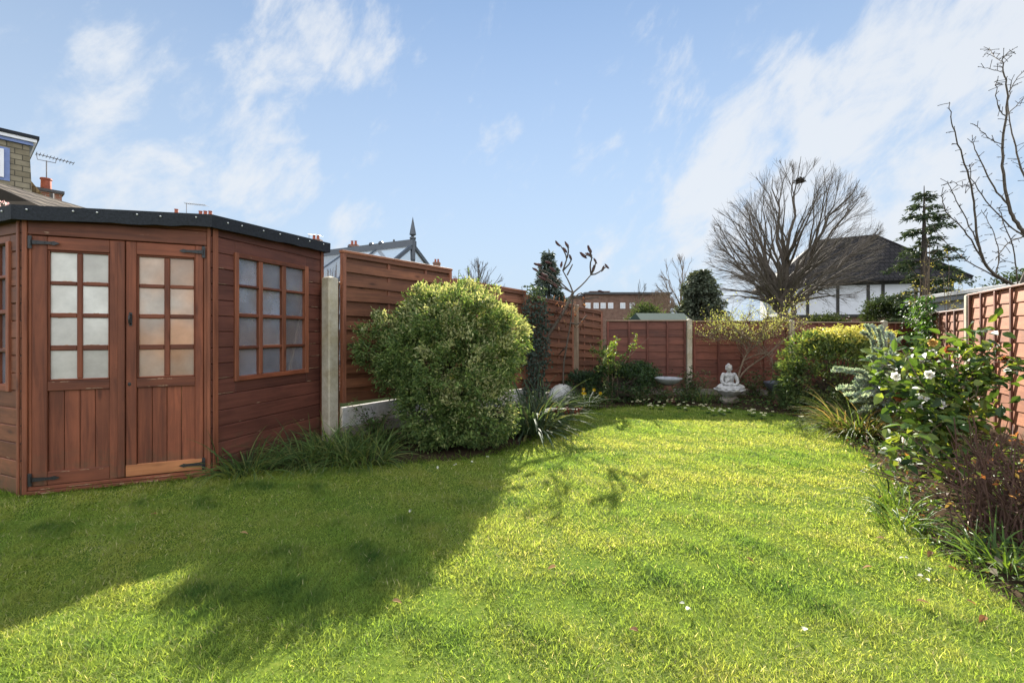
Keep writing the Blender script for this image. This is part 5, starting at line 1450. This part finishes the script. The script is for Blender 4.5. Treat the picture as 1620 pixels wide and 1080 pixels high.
# primroses
prim = [(1008, 636), (1022, 634), (1040, 637), (1058, 634), (1075, 640), (1095, 638), (1112, 642), (1122, 648), (1128, 652), (1140, 649), (1144, 651), (1155, 647), (1185, 651), (1192, 653), (1206, 657), (1223, 652), (1047, 642), (1031, 641), (1268, 659), (1085, 644)]
for i, (px, py) in enumerate(prim):
    p = gp(px, py + 6); k = 5; t = thing('primrose', 'small pale cream primrose at the front of the back border', 'flowers', p, group='primroses along the back border')
    for f in range(rnd.randrange(2, 6)):
        mb = MB(); c_ = np.append(rng.normal(0, .035, 2), rnd.uniform(.05, .10)); a = np.arange(k) / k * 6.283; tl = np.array([rnd.uniform(-.4, .4), -.7, .8])
        mb.leaves(np.repeat(c_[None], k, 0), np.stack([np.cos(a), np.sin(a), np.full(k, .1)], 1), np.repeat(tl[None], k, 0), .022, .02, pal(k, [(.72, .72, .55), (.78, .76, .50)], jit=.06)); mb.build('flower', M['petal'], t)
    n = 14; a = rng.uniform(0, 6.283, n); lv = MB()
    lv.leaves(rng.normal(0, .012, (n, 3)) * [1, 1, 0], np.stack([np.cos(a), np.sin(a), rng.uniform(.2, .9, n)], 1), np.array([0, 0, 1.]) + unit(n) * .2, .055, .024, pal(n, GC), big=True)
    lv.build('leaves', M['leaf'], t)
# fallen petals on the lawn
for (px, py) in ((1366, 752), (1372, 748), (1428, 828), (1435, 890), (1462, 920), (1474, 911), (1087, 968), (1092, 975), (720, 740), (745, 735), (770, 727), (690, 745), (1280, 1010), (650, 815)):
    p = gp(px, py); mb = MB(); n = 2
    mb.leaves(np.array([[0, 0, .03]] * n) + rng.normal(0, .012, (n, 3)) * [1, 1, .2], unit(n) * [1, 1, .15], unit(n) * .3 + [0, 0, 1], .024, .018, pal(n, [(.72, .72, .68)]), big=True)
    o = mb.build('fallen_petal', M['petal'], None, p); tag(o, 'white petal lying on the grass', 'petal', 'fallen petals on the lawn')

for (px, py) in ((1395, 790), (1420, 812), (1447, 842), (1400, 860), (1475, 880), (1500, 905), (1530, 960), (1380, 905), (1450, 960), (1560, 985), (880, 905), (1180, 890), (620, 960), (380, 850), (240, 820), (1010, 1010)):
    p = gp(px, py); mb = MB(); n = 1
    mb.leaves(np.array([[0, 0, .030]]), unit(n) * [1, 1, .1], unit(n) * .3 + [0, 0, 1], .045, .026, pal(n, [(.22, .11, .05), (.30, .19, .10), (.16, .09, .05)]), big=True, curl=.4)
    o = mb.build('fallen_leaf', M['dry'], None, p); tag(o, 'curled brown leaf lying on the grass', 'leaf', 'fallen leaves on the lawn')

# ------------------------------------------------------------------ beyond the fences
# conservatory roof behind the tall fence panel
E = np.array([-2.18, 10.0]); rd = np.array([-.878, .478]); pr = np.array([.478, .878]); ZR, ZE, HW, LR = 3.2, 2.3, 1.2, 4.2
cons = thing('conservatory', 'grey framed conservatory with a glazed pitched roof and a spear finial', 'conservatory', (E[0], E[1], 0))
W3 = lambda a, s, z: np.array([*(rd * a + pr * s * HW), z])
fm, gl, wl = MB(), MB(), MB()
fm.bar(W3(-.05, 0, ZR), W3(LR, 0, ZR), .13, .12); fm.bar(W3(-.05, 0, ZR + .07), W3(LR, 0, ZR + .07), .07, .05)
for s in (-1, 1):
    fm.bar(W3(0, 0, ZR - .03), W3(0, s, ZE), .07, .07, up=(*rd, 0))
    for a in (1.05, 2.1, 3.15, 4.2): fm.bar(W3(a, 0, ZR - .03), W3(a, s, ZE), .06, .06, up=(*rd, 0))
    fm.bar(W3(-.05, s, ZE), W3(LR, s, ZE), .1, .12)
    gl.add([W3(0, 0, ZR - .02), W3(LR, 0, ZR - .02), W3(LR, s, ZE + .02), W3(0, s, ZE + .02)], quads=[(0, 1, 2, 3)])
    for a in np.linspace(0, LR, 6): fm.bar(W3(a, s, 0.6), W3(a, s, ZE), .07, .07, up=(*rd, 0))
    wl.bar(W3(0, s, .3), W3(LR, s, .3), .1, .6)
    gl.add([W3(0, s * .99, .6), W3(LR, s * .99, .6), W3(LR, s * .99, ZE), W3(0, s * .99, ZE)], quads=[(0, 1, 2, 3)])
fm.bar(W3(0, 0, .6), W3(0, 0, ZR), .07, .07, up=(*rd, 0)); fm.bar(W3(0, -1, ZE), W3(0, 1, ZE), .08, .1); wl.bar(W3(0, -1, .3), W3(0, 1, .3), .1, .6)
gl.add([W3(.01, -1, .6), W3(.01, 1, .6), W3(.01, 1, ZE), W3(.01, 0, ZR - .05), W3(.01, -1, ZE)], tris=[(0, 1, 2), (0, 2, 4), (2, 3, 4)])
for a in (.95, 1.25): fm.ell(W3(a, 0, ZR + .1), (.06, .06, .05), 10, 6)
for a in (.55, 2.0, 2.8): fm.ell(W3(a, 0, ZR + .12), (.025, .025, .035), 8, 6)
fm.build('frame', M['greyframe'], cons); gl.build('glass', M['clear'], cons); wl.build('dwarf_wall', M['brick'], cons)
mb = MB(); mb.lathe([(.055, ZR - .35), (.06, ZR + .06), (.045, ZR + .09), (.07, ZR + .11), (.07, ZR + .14), (.03, ZR + .16), (.045, ZR + .18), (.075, ZR + .20), (.068, ZR + .24), (.0, ZR + .60)], seg=12); mb.build('finial', M['greyframe'], cons)
mb = MB()                                                              # long dark bristles on a bare twiggy climber beside the post
for k in range(14):
    b = np.array([-2.25, 5.62, 0]) + np.append(rng.normal(0, .05, 2), 0); e = b + [rnd.uniform(-.05, .16), rnd.uniform(-.05, .1), rnd.uniform(1.9, 2.16)]; mb.tube(bez(b, np.array([rnd.uniform(-.05, .05), 0, .9]), e, 8), np.linspace(.008, .003, 8), 4)
tag(mb.build('bare_climber', M['bark']), 'bare twiggy climber poking up in the gap between summerhouse and woven fence', 'plant')


# terraced houses whose chimneys show over the summerhouse and the woven fence
def chimney(mb_stack, px, py_top, Y, potn, stack_h, w=.55, pot_h=.35, potr=.11):
    p = at(px, py_top, Y); zt = p[2] - pot_h
    return p[0], zt


def terrace(label, px0, px1, Y, ridge, chim, aerial=None):
    x0, x1 = (px0 - CX) / F * Y, (px1 - CX) / F * Y
    root = thing('terraced_house', label, 'house', ((x0 + x1) / 2, Y + 3, 0)); w2 = (x1 - x0) / 2
    mb = MB(); mb.box(-w2, w2, -3, 3, 0, ridge - 2.2); mb.build('wall', M['brick'], root)
    mb = MB(); e = ridge - 2.3
    mb.add([(-w2 - .2, -3.3, e), (w2 + .2, -3.3, e), (w2 + .2, 0, ridge), (-w2 - .2, 0, ridge), (w2 + .2, 3.3, e), (-w2 - .2, 3.3, e)], quads=[(0, 1, 2, 3), (3, 2, 4, 5)], tris=[(1, 4, 2), (0, 3, 5)])
    roof = mb.build('roof', M['rooftile'], root)
    for k in range(2):
        wx = -w2 * .5 + k * w2
        mb = MB(); mb.box(wx - .55, wx + .55, -3.06, -3.0, 3.2, 4.6); f = mb.build('window', M['pvc'], root)
        mb = MB(); mb.box(wx - .45, wx + .45, -3.075, -3.062, 3.3, 4.5); mb.build('glass', M['winglass'], f)
    for (px, pyt, pots, w_) in chim:
        zt = EYE + (HY - pyt) / F * (Y + 3); cx = (px - CX) / F * (Y + 3) - root.location.x; ph = .42
        mb = MB(); mb.box(-w_ / 2, w_ / 2, -.3, .3, ridge - .9 - 0, zt - ph); mb.box(-w_ / 2 - .06, w_ / 2 + .06, -.36, .36, zt - ph - .16, zt - ph - .04); mb.box(-w_ / 2 - .02, w_ / 2 + .02, -.32, .32, zt - ph - .002, zt - ph + .05)
        ch = mb.build('chimney', M['brick'], root, (cx, 0, 0))
        for j in range(pots):
            mb = MB(); mb.lathe([(.10, zt - ph + .04), (.12, zt - ph + .1), (.095, zt - .06), (.125, zt - .04), (.12, zt), (.07, zt)], seg=12); mb.build('chimney_pot', M['pot'], ch, ((j - (pots - 1) / 2) * .32, 0, 0))
    if aerial:
        px, py0, pxe, pye = aerial
        a0, a1 = at(px, py0, Y + 3) - np.array(root.location), at(pxe, pye, Y + 3) - np.array(root.location)
        mb = MB(); mb.tube([(a0[0], a0[1], ridge - .3), a0], .02, 6); mb.tube([a0 - (a1 - a0) * .1, a1], .015, 5)
        for f in np.linspace(.05, 1, 9): p = a0 + (a1 - a0) * f; mb.tube([p - [0, .3, 0], p + [0, .3, 0]], .010, 4)
        mb.build('aerial', M['alu'], root)


terrace('brick terraced house whose chimneys and thin aerial show above the middle of the summerhouse roof', 200, 380, 27, 7.7, [(279, 331, 1, .5), (325, 334, 3, .8)], (295, 322, 326, 325))
terrace('brick terraced house with red chimney pots just left of the tall woven panel', 440, 540, 34, 8.0, [(500, 372, 2, .8)], (489, 371, 508, 373))
terrace('brick terraced house with a two pot chimney left of the conservatory finial', 535, 600, 38, 7.6, [(560, 381, 2, .75)], None)
terrace('distant brick terraced house with a small chimney right of the conservatory finial', 640, 730, 50, 7.5, [(691, 410, 2, .75)])

# tile-hung dormer house at the far left
A_, B_ = np.array([-17.40, 10.51]), np.array([-14.63, 13.93]); rz, L = local(A_, B_)
hs = thing('dormer_house', 'house at the left edge with a tile hung dormer and white window', 'house', (A_[0], A_[1], 0), rz)
mb = MB(); mb.box(0, L, 0, 6, 0, 4.6); mb.build('wall', M['brick'], hs)
tl = lambda p: tuple(Matrix.Rotation(-rz, 3, 'Z') @ (Vector(p) - Vector((A_[0], A_[1], 0))))
ra, rb_, rc_, rd_ = at(44, 280, 15.0), at(83, 326, 14.3), at(86, 345, 14.3), at(40, 345, 14.9)
mb = MB(); mb.add([tl(ra), tl(rb_), tl(rc_), tl(rd_), tl(ra + [-1.2, .9, -.1]), tl(rb_ + [-1.2, .9, -.1])], quads=[(0, 1, 2, 3), (0, 4, 5, 1)])
mb.build('roof', M['paleroof'], hs)
mb = MB(); v = [(0, -.02, 4.4), (L, -.02, 4.4), (L - .10, -.02, 6.92), (0, -.02, 6.92), (0, 3, 4.4), (L, 3, 4.4), (L - .1, 3, 6.92), (0, 3, 6.92)]
mb.add(v, quads=[(0, 1, 2, 3), (1, 5, 6, 2), (2, 6, 7, 3), (0, 3, 7, 4)]); dm = mb.build('dormer', M['tilehung'], hs)
mb = MB(); mb.box(-.2, L - .02, -.10, 3.1, 6.925, 7.02, 1); mb.box(-.2, L + .05, -.16, 3.15, 7.025, 7.12, 0); mb.box(-.2, L + .10, -.20, 3.2, 7.125, 7.22, 2)
mb.build('dormer_roof', [M['pvc'], M['blue'], M['felt']], dm)
u1 = L - .62
mb = MB(); mb.box(u1 - 1.5, u1 + .12, -.045, -.022, 5.74, 6.72, 1)
mb.box(u1 - 1.4, u1, -.09, -.047, 5.82, 5.90); mb.box(u1 - 1.4, u1, -.09, -.047, 6.57, 6.65); mb.box(u1 - .08, u1, -.09, -.047, 5.902, 6.568); mb.box(u1 - 1.4, u1 - 1.32, -.09, -.047, 5.902, 6.568); mb.box(u1 - 1.318, u1 - .082, -.085, -.047, 6.30, 6.37); mb.box(u1 - .74, u1 - .66, -.088, -.047, 5.902, 6.298)
wf = mb.build('window', [M['pvc'], M['blue']], dm)
mb = MB(); mb.box(u1 - 1.31, u1 - .085, -.062, -.05, 5.905, 6.565); mb.build('glass', M['curtain'], wf)
# chimney and aerial
cp = at(65, 300, 15.5)
ci = Matrix.Rotation(-rz, 3, 'Z') @ (Vector((cp[0], cp[1], 0)) - Vector((A_[0], A_[1], 0)))
z0 = EYE + (HY - 325) / F * 15.5; z1 = EYE + (HY - 299) / F * 15.5; z2 = EYE + (HY - 281) / F * 15.5
mb = MB(); mb.box(-.28, .28, -.25, .25, 4, z1 - .12); mb.box(-.34, .34, -.31, .31, z1 - .118, z1 - .02, 1); ch = mb.build('chimney', [M['brick'], M['lead']], hs, (ci.x + .2, ci.y, 0))
mb = MB(); mb.lathe([(.13, z1 - .03), (.14, z1 + .05), (.13, z2 - .06), (.16, z2 - .05), (.15, z2), (.1, z2)], seg=14); mb.build('chimney_pot', M['pot'], ch, (-.08, 0, 0))
mb = MB(); za = EYE + (HY - 250) / F * 15.5; mb.tube([(-.05, .2, z1 - .3), (-.05, .2, za)], .018, 6)
for s in (-1, 1): mb.tube([(-.05, .2, za - .02), (-.05 + s * .22, .2, za - .02), (-.05 + s * .24, .2, za + .14)], .012, 5)
mb.tube([(-.30, .2, za + .16), (.62, .1, za + .08)], .014, 5)
for f in np.linspace(0, 1, 12): mb.tube([(-.30 + .92 * f, -.05, za + .16 - .08 * f), (-.30 + .92 * f, .35, za + .16 - .08 * f)], .009, 4)
mb.build('aerial', M['alu'], ch)
mb = MB(); fp = at(82, 318, 15.0); mb.tube([(fp[0], fp[1], 4), (fp[0], fp[1], EYE + (HY - 306) / F * 15)], .06, 8)
mb2 = thing('house_wing', 'lower wing of the left house with a weathered brown tiled roof', 'house', (-12.4, 11, 0))
tag(mb.build('flue_pipe', M['lead']), 'dark upright flue pipe beside the red chimney at the left edge', 'pipe')
mb = MB(); mb.box(-2.2, 1.7, 0, 3, 0, 4.0); mb.build('wall', M['brick'], mb2)
mb = MB(); mb.add([(-.6, -.2, 5.05), (2.0, -.2, 3.9), (2.0, 3.2, 3.9), (-.6, 3.2, 5.05), (-3, -.2, 3.9), (-3, 3.2, 3.9)], quads=[(0, 1, 2, 3), (0, 3, 5, 4)], tris=[(0, 4, 1), (3, 2, 5)]); mb.build('roof', M['brownroof'], mb2)

# flat-roofed brick building
Y = 45; X = lambda px: (px - CX) / F * Y; Z = lambda py: EYE + (HY - py) / F * Y
root = thing('brick_building', 'long flat roofed brown brick building above the fence corner', 'building', (X(960), Y, 0)); ox = X(960)
mb = MB(); mb.box(X(926) - ox, X(1060) - ox, 0, 9, 0, Z(465.5)); mb.box(X(905) - ox, X(926) - ox - .005, .4, 8, 0, Z(469)); mb.build('wall', M['flats'], root)
mb = MB(); mb.box(X(924) - ox, X(1062) - ox, -.3, 9.3, Z(465.5) + .003, Z(462.5), 0); mb.box(X(903) - ox, X(924) - ox - .01, .2, 8.2, Z(469) + .003, Z(467), 0); mb.build('roof', M['lead'], root)
mb = MB(); mb.box(X(938) - ox, X(969) - ox, 1.5, 5, Z(463), Z(459.8)); mb.box(X(937) - ox, X(970) - ox, 1.3, 5.2, Z(459.7), Z(458.4)); mb.build('roof_housing', M['flats'], root)
for px in (930, 943, 954, 966, 985, 1000):
    mb = MB(); mb.box(X(px - 4) - ox, X(px + 4) - ox, -.06, -.004, Z(488), Z(479)); f = mb.build('window', M['pvc'], root)
    mb = MB(); mb.box(X(px - 3.2) - ox, X(px - .3) - ox, -.075, -.062, Z(487), Z(480)); mb.box(X(px + .3) - ox, X(px + 3.2) - ox, -.075, -.062, Z(487), Z(480)); mb.build('glass', M['curtain'], f)

# black and white timbered house with a hipped roof
A_, B_ = np.array([19.9, 34.6]), np.array([31.2, 31.0]); rz, L = local(A_, B_)
hs = thing('timbered_house', 'white rendered house with black timbers and a dark hipped roof behind the large bare tree', 'house', (A_[0], A_[1], 0), rz)
ez, rdz = 5.05, 8.85; dp = 8.5
mb = MB(); mb.box(.6, L - .6, .6, dp - .6, 2.55, ez + .05); mb.build('wall', M['render'], hs)['label'] = 'white rendered upper wall'
mb = MB(); mb.box(.8, L - .8, .8, dp - .8, 0, 2.5); mb.build('wall', M['brick'], hs)['label'] = 'brick lower wall'
r0, r1 = 4.1, L - 3.7; yr = dp / 2
mb = MB(); v = [(-.1, -.1, ez), (L + .1, -.1, ez), (L + .1, dp + .1, ez), (-.1, dp + .1, ez), (r0, yr, rdz - .1), (r1, yr, rdz + .1)]
mb.add(v, quads=[(0, 1, 5, 4), (2, 3, 4, 5)], tris=[(1, 2, 5), (3, 0, 4)]); mb.box(-.1, L + .1, -.1, dp + .1, ez - .12, ez - .003)
mb.tube([v[4], v[5]], .12, 6); mb.tube([v[1], v[5]], .09, 6); mb.tube([v[0], v[4]], .09, 6); mb.build('roof', M['rooftile'], hs)
mb = MB()
for u in (.62, 2.3, 4.25, 6.15, 7.05, 9.0, L - .8): mb.box(u, u + .2, .56, .598, 2.6, ez - .13)
mb.box(.58, L - .58, .55, .597, 2.40, 2.595); mb.box(.62, L - .62, .54, .59, ez - .32, ez - .13); mb.build('timber_frame', M['timber'], hs)

# green felt shed roof over the back fence and the grey garage on the right
s0 = at(1008, 500, 11.6); s1 = at(1095, 499, 11.2)
root = thing('garden_shed', 'neighbouring shed with a green felt roof just above the back fence', 'shed', (s0[0], 11.2, 0)); w_ = s1[0] - s0[0]
mb = MB(); mb.box(.05, w_ - .05, .05, 1.6, 0, 1.5); mb.build('wall', M['fence_b'], root)
mb = MB(); mb.add([(0, -.05, 1.52), (w_, -.05, 1.52), (w_, .55, 1.75), (0, .55, 1.75), (0, 1.75, 1.5), (w_, 1.75, 1.5), (0, -.05, 1.46), (w_, -.05, 1.46)], quads=[(0, 1, 2, 3), (3, 2, 5, 4), (6, 7, 1, 0)], tris=[(0, 3, 4), (1, 5, 2)]); mb.build('roof', M['greenfelt'], root)
A_, B_ = np.array([10.15, 11.1]), np.array([8.95, 7.6]); rz, L = local(A_, B_)
root = thing('garage', 'flat roofed pale grey garage behind the right fence', 'garage', (A_[0], A_[1], 0), rz)
mb = MB(); mb.box(.06, L, .06, 4, 0, 1.95); mb.build('wall', M['garage'], root)
mb = MB(); mb.box(-.1, L + .1, -.08, 4.1, 1.955, 2.06, 0, .01); mb.box(-.14, L + .14, -.12, 4.14, 2.063, 2.15, 1, .01); mb.build('roof', [M['garageroof'], M['garage']], root)

# ------------------------------------------------------------------ camera
cam = bpy.data.cameras.new('camera'); co = bpy.data.objects.new('camera', cam); COL.objects.link(co)
cam.sensor_width = 36; cam.lens = F / 1620 * 36; cam.clip_end = 2000; cam.clip_start = .05
co.location = (0, 0, EYE); co.rotation_euler = (R(90), 0, 0); cam.shift_y = -(540 - HY) / 1620
S.camera = co

# ------------------------------------------------------------------ light
SX, SY = -.25, -1.85
el = math.atan(1 / math.hypot(SX, SY)); azm = math.atan2(-SX, -SY)
sl = bpy.data.lights.new('sun', 'SUN'); so = bpy.data.objects.new('sun', sl); COL.objects.link(so)
sl.energy = 5.0; sl.angle = R(.5); sl.color = (1.0, .93, .82)
so.rotation_euler = Vector((SX, SY, -1)).to_track_quat('-Z', 'Y').to_euler(); so.location = (2, 12, 9)

w = bpy.data.worlds.new('World'); S.world = w; w.use_nodes = True
nt = w.node_tree; bg = nt.nodes['Background']
sky = nd(nt, 'ShaderNodeTexSky', sky_type='NISHITA', sun_disc=False, sun_elevation=el, sun_rotation=azm, altitude=0)
sky.air_density = 1.0; sky.dust_density = 0.0; sky.ozone_density = 1.6
tc = nd(nt, 'ShaderNodeTexCoord')
sep = nd(nt, 'ShaderNodeSeparateXYZ'); nt.links.new(tc.outputs['Generated'], sep.inputs[0])
mz = nd(nt, 'ShaderNodeMath', operation='MAXIMUM'); nt.links.new(sep.outputs[2], mz.inputs[0]); mz.inputs[1].default_value = 0.0
ad = nd(nt, 'ShaderNodeMath', operation='ADD'); nt.links.new(mz.outputs[0], ad.inputs[0]); ad.inputs[1].default_value = .22
dv = [nd(nt, 'ShaderNodeMath', operation='DIVIDE') for _ in range(2)]
for i in range(2): nt.links.new(sep.outputs[i], dv[i].inputs[0]); nt.links.new(ad.outputs[0], dv[i].inputs[1])
azi = nd(nt, 'ShaderNodeMath', operation='ARCTAN2'); nt.links.new(sep.outputs[0], azi.inputs[0]); nt.links.new(sep.outputs[1], azi.inputs[1])
cb = nd(nt, 'ShaderNodeCombineXYZ'); nt.links.new(azi.outputs[0], cb.inputs[0]); nt.links.new(sep.outputs[2], cb.inputs[1])
mp = nd(nt, 'ShaderNodeMapping'); nt.links.new(cb.outputs[0], mp.inputs[0]); mp.inputs['Rotation'].default_value = (0, 0, R(-42)); mp.inputs['Scale'].default_value = (1.0, 1.0, 1)
mp2 = nd(nt, 'ShaderNodeMapping'); nt.links.new(mp.outputs[0], mp2.inputs[0]); mp2.inputs['Scale'].default_value = (1.0, 1.7, 1); mp = mp2
n1 = nd(nt, 'ShaderNodeTexNoise', Scale=6.0, Detail=12, Roughness=.60, Distortion=.35); nt.links.new(mp.outputs[0], n1.inputs['Vector'])
n2 = nd(nt, 'ShaderNodeTexNoise', Scale=14.0, Detail=10, Roughness=.66, Distortion=.25); nt.links.new(mp.outputs[0], n2.inputs['Vector'])
# where the banks of cloud lie
masks = [((450, 130), .20, .36), ((540, 60), .16, .56), ((240, 110), .14, .45), ((150, 240), .16, .52), ((420, 285), .17, .52), ((560, 360), .10, .4), ((1260, 205), .16, .6), ((1180, 250), .12, .5), ((1480, 60), .2, .46), ((1600, 10), .16, .42), ((1420, 300), .3, .46),
         ((1590, 300), .3, .46), ((1400, 150), .14, .4), ((1060, 330), .25, .4), ((1230, 100), .10, .4), ((850, 90), .07, .35), ((1050, 130), .09, .35), ((300, 330), .2, .3), ((1180, 350), .2, .5)]
acc = None
for (pp, rad_, amp) in masks:
    v = Vector(((pp[0] - CX) / F, 1, (HY - pp[1]) / F)).normalized()
    ds = nd(nt, 'ShaderNodeVectorMath', operation='DISTANCE'); nt.links.new(tc.outputs['Generated'], ds.inputs[0]); ds.inputs[1].default_value = v
    mr = nd(nt, 'ShaderNodeMapRange', interpolation_type='SMOOTHSTEP'); nt.links.new(ds.outputs['Value'], mr.inputs[0])
    mr.inputs[1].default_value = 0; mr.inputs[2].default_value = rad_ * 1.15; mr.inputs[3].default_value = amp; mr.inputs[4].default_value = 0
    if acc is None: acc = mr.outputs[0]
    else:
        a2 = nd(nt, 'ShaderNodeMath', operation='ADD'); nt.links.new(acc, a2.inputs[0]); nt.links.new(mr.outputs[0], a2.inputs[1]); acc = a2.outputs[0]
cl = nd(nt, 'ShaderNodeMath', operation='MINIMUM'); nt.links.new(acc, cl.inputs[0]); cl.inputs[1].default_value = .95


def mth(op, a, b, clamp=False):
    n = nd(nt, 'ShaderNodeMath', operation=op); n.use_clamp = clamp
    for i, x in enumerate((a, b)):
        if isinstance(x, (int, float)): n.inputs[i].default_value = x
        else: nt.links.new(x, n.inputs[i])
    return n.outputs[0]


nz = mth('ADD', mth('MULTIPLY', n1.outputs['Fac'], .72), mth('MULTIPLY', n2.outputs['Fac'], .28))
nz = mth('MULTIPLY', mth('SUBTRACT', nz, .5), 5.0)                     # about -0.6 .. 0.6
cov = mth('ADD', mth('SUBTRACT', mth('MULTIPLY', cl.outputs[0], 1.15), .40), nz)
mr = nd(nt, 'ShaderNodeMapRange', interpolation_type='SMOOTHSTEP'); nt.links.new(cov, mr.inputs[0])
mr.inputs[1].default_value = -.22; mr.inputs[2].default_value = .92; mr.inputs[3].default_value = 0; mr.inputs[4].default_value = .84
skyc = mix(nt, 1.0, sky.outputs[0], (.50, .59, .645), 'MULTIPLY')
veil = mth('MULTIPLY', mth('SUBTRACT', 1.0, mth('DIVIDE', mz.outputs[0], .74), True), 1.0)      # pale damp air thickening to the horizon
veil = mth('POWER', veil, .72)
skyc = mix(nt, veil, skyc, (2.6, 3.1, 3.75))
behind = nd(nt, 'ShaderNodeMapRange', interpolation_type='SMOOTHSTEP'); nt.links.new(sep.outputs[1], behind.inputs[0])   # unseen cloud bank added behind the camera to lift the shadows
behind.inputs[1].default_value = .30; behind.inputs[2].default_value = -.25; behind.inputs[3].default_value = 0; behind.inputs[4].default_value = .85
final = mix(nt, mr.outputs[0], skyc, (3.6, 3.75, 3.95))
final = mix(nt, behind.outputs[0], final, (8.6, 8.9, 9.5))                # fill from the added cloud, brighter than any cloud in view
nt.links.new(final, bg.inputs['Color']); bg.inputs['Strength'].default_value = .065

S.view_settings.view_transform = 'Standard'; S.view_settings.look = 'None'; S.view_settings.exposure = 1.86; S.view_settings.gamma = 1
S.cycles.max_bounces = 6; S.cycles.transparent_max_bounces = 8; S.cycles.diffuse_bounces = 4; S.cycles.transmission_bounces = 3; S.cycles.glossy_bounces = 3
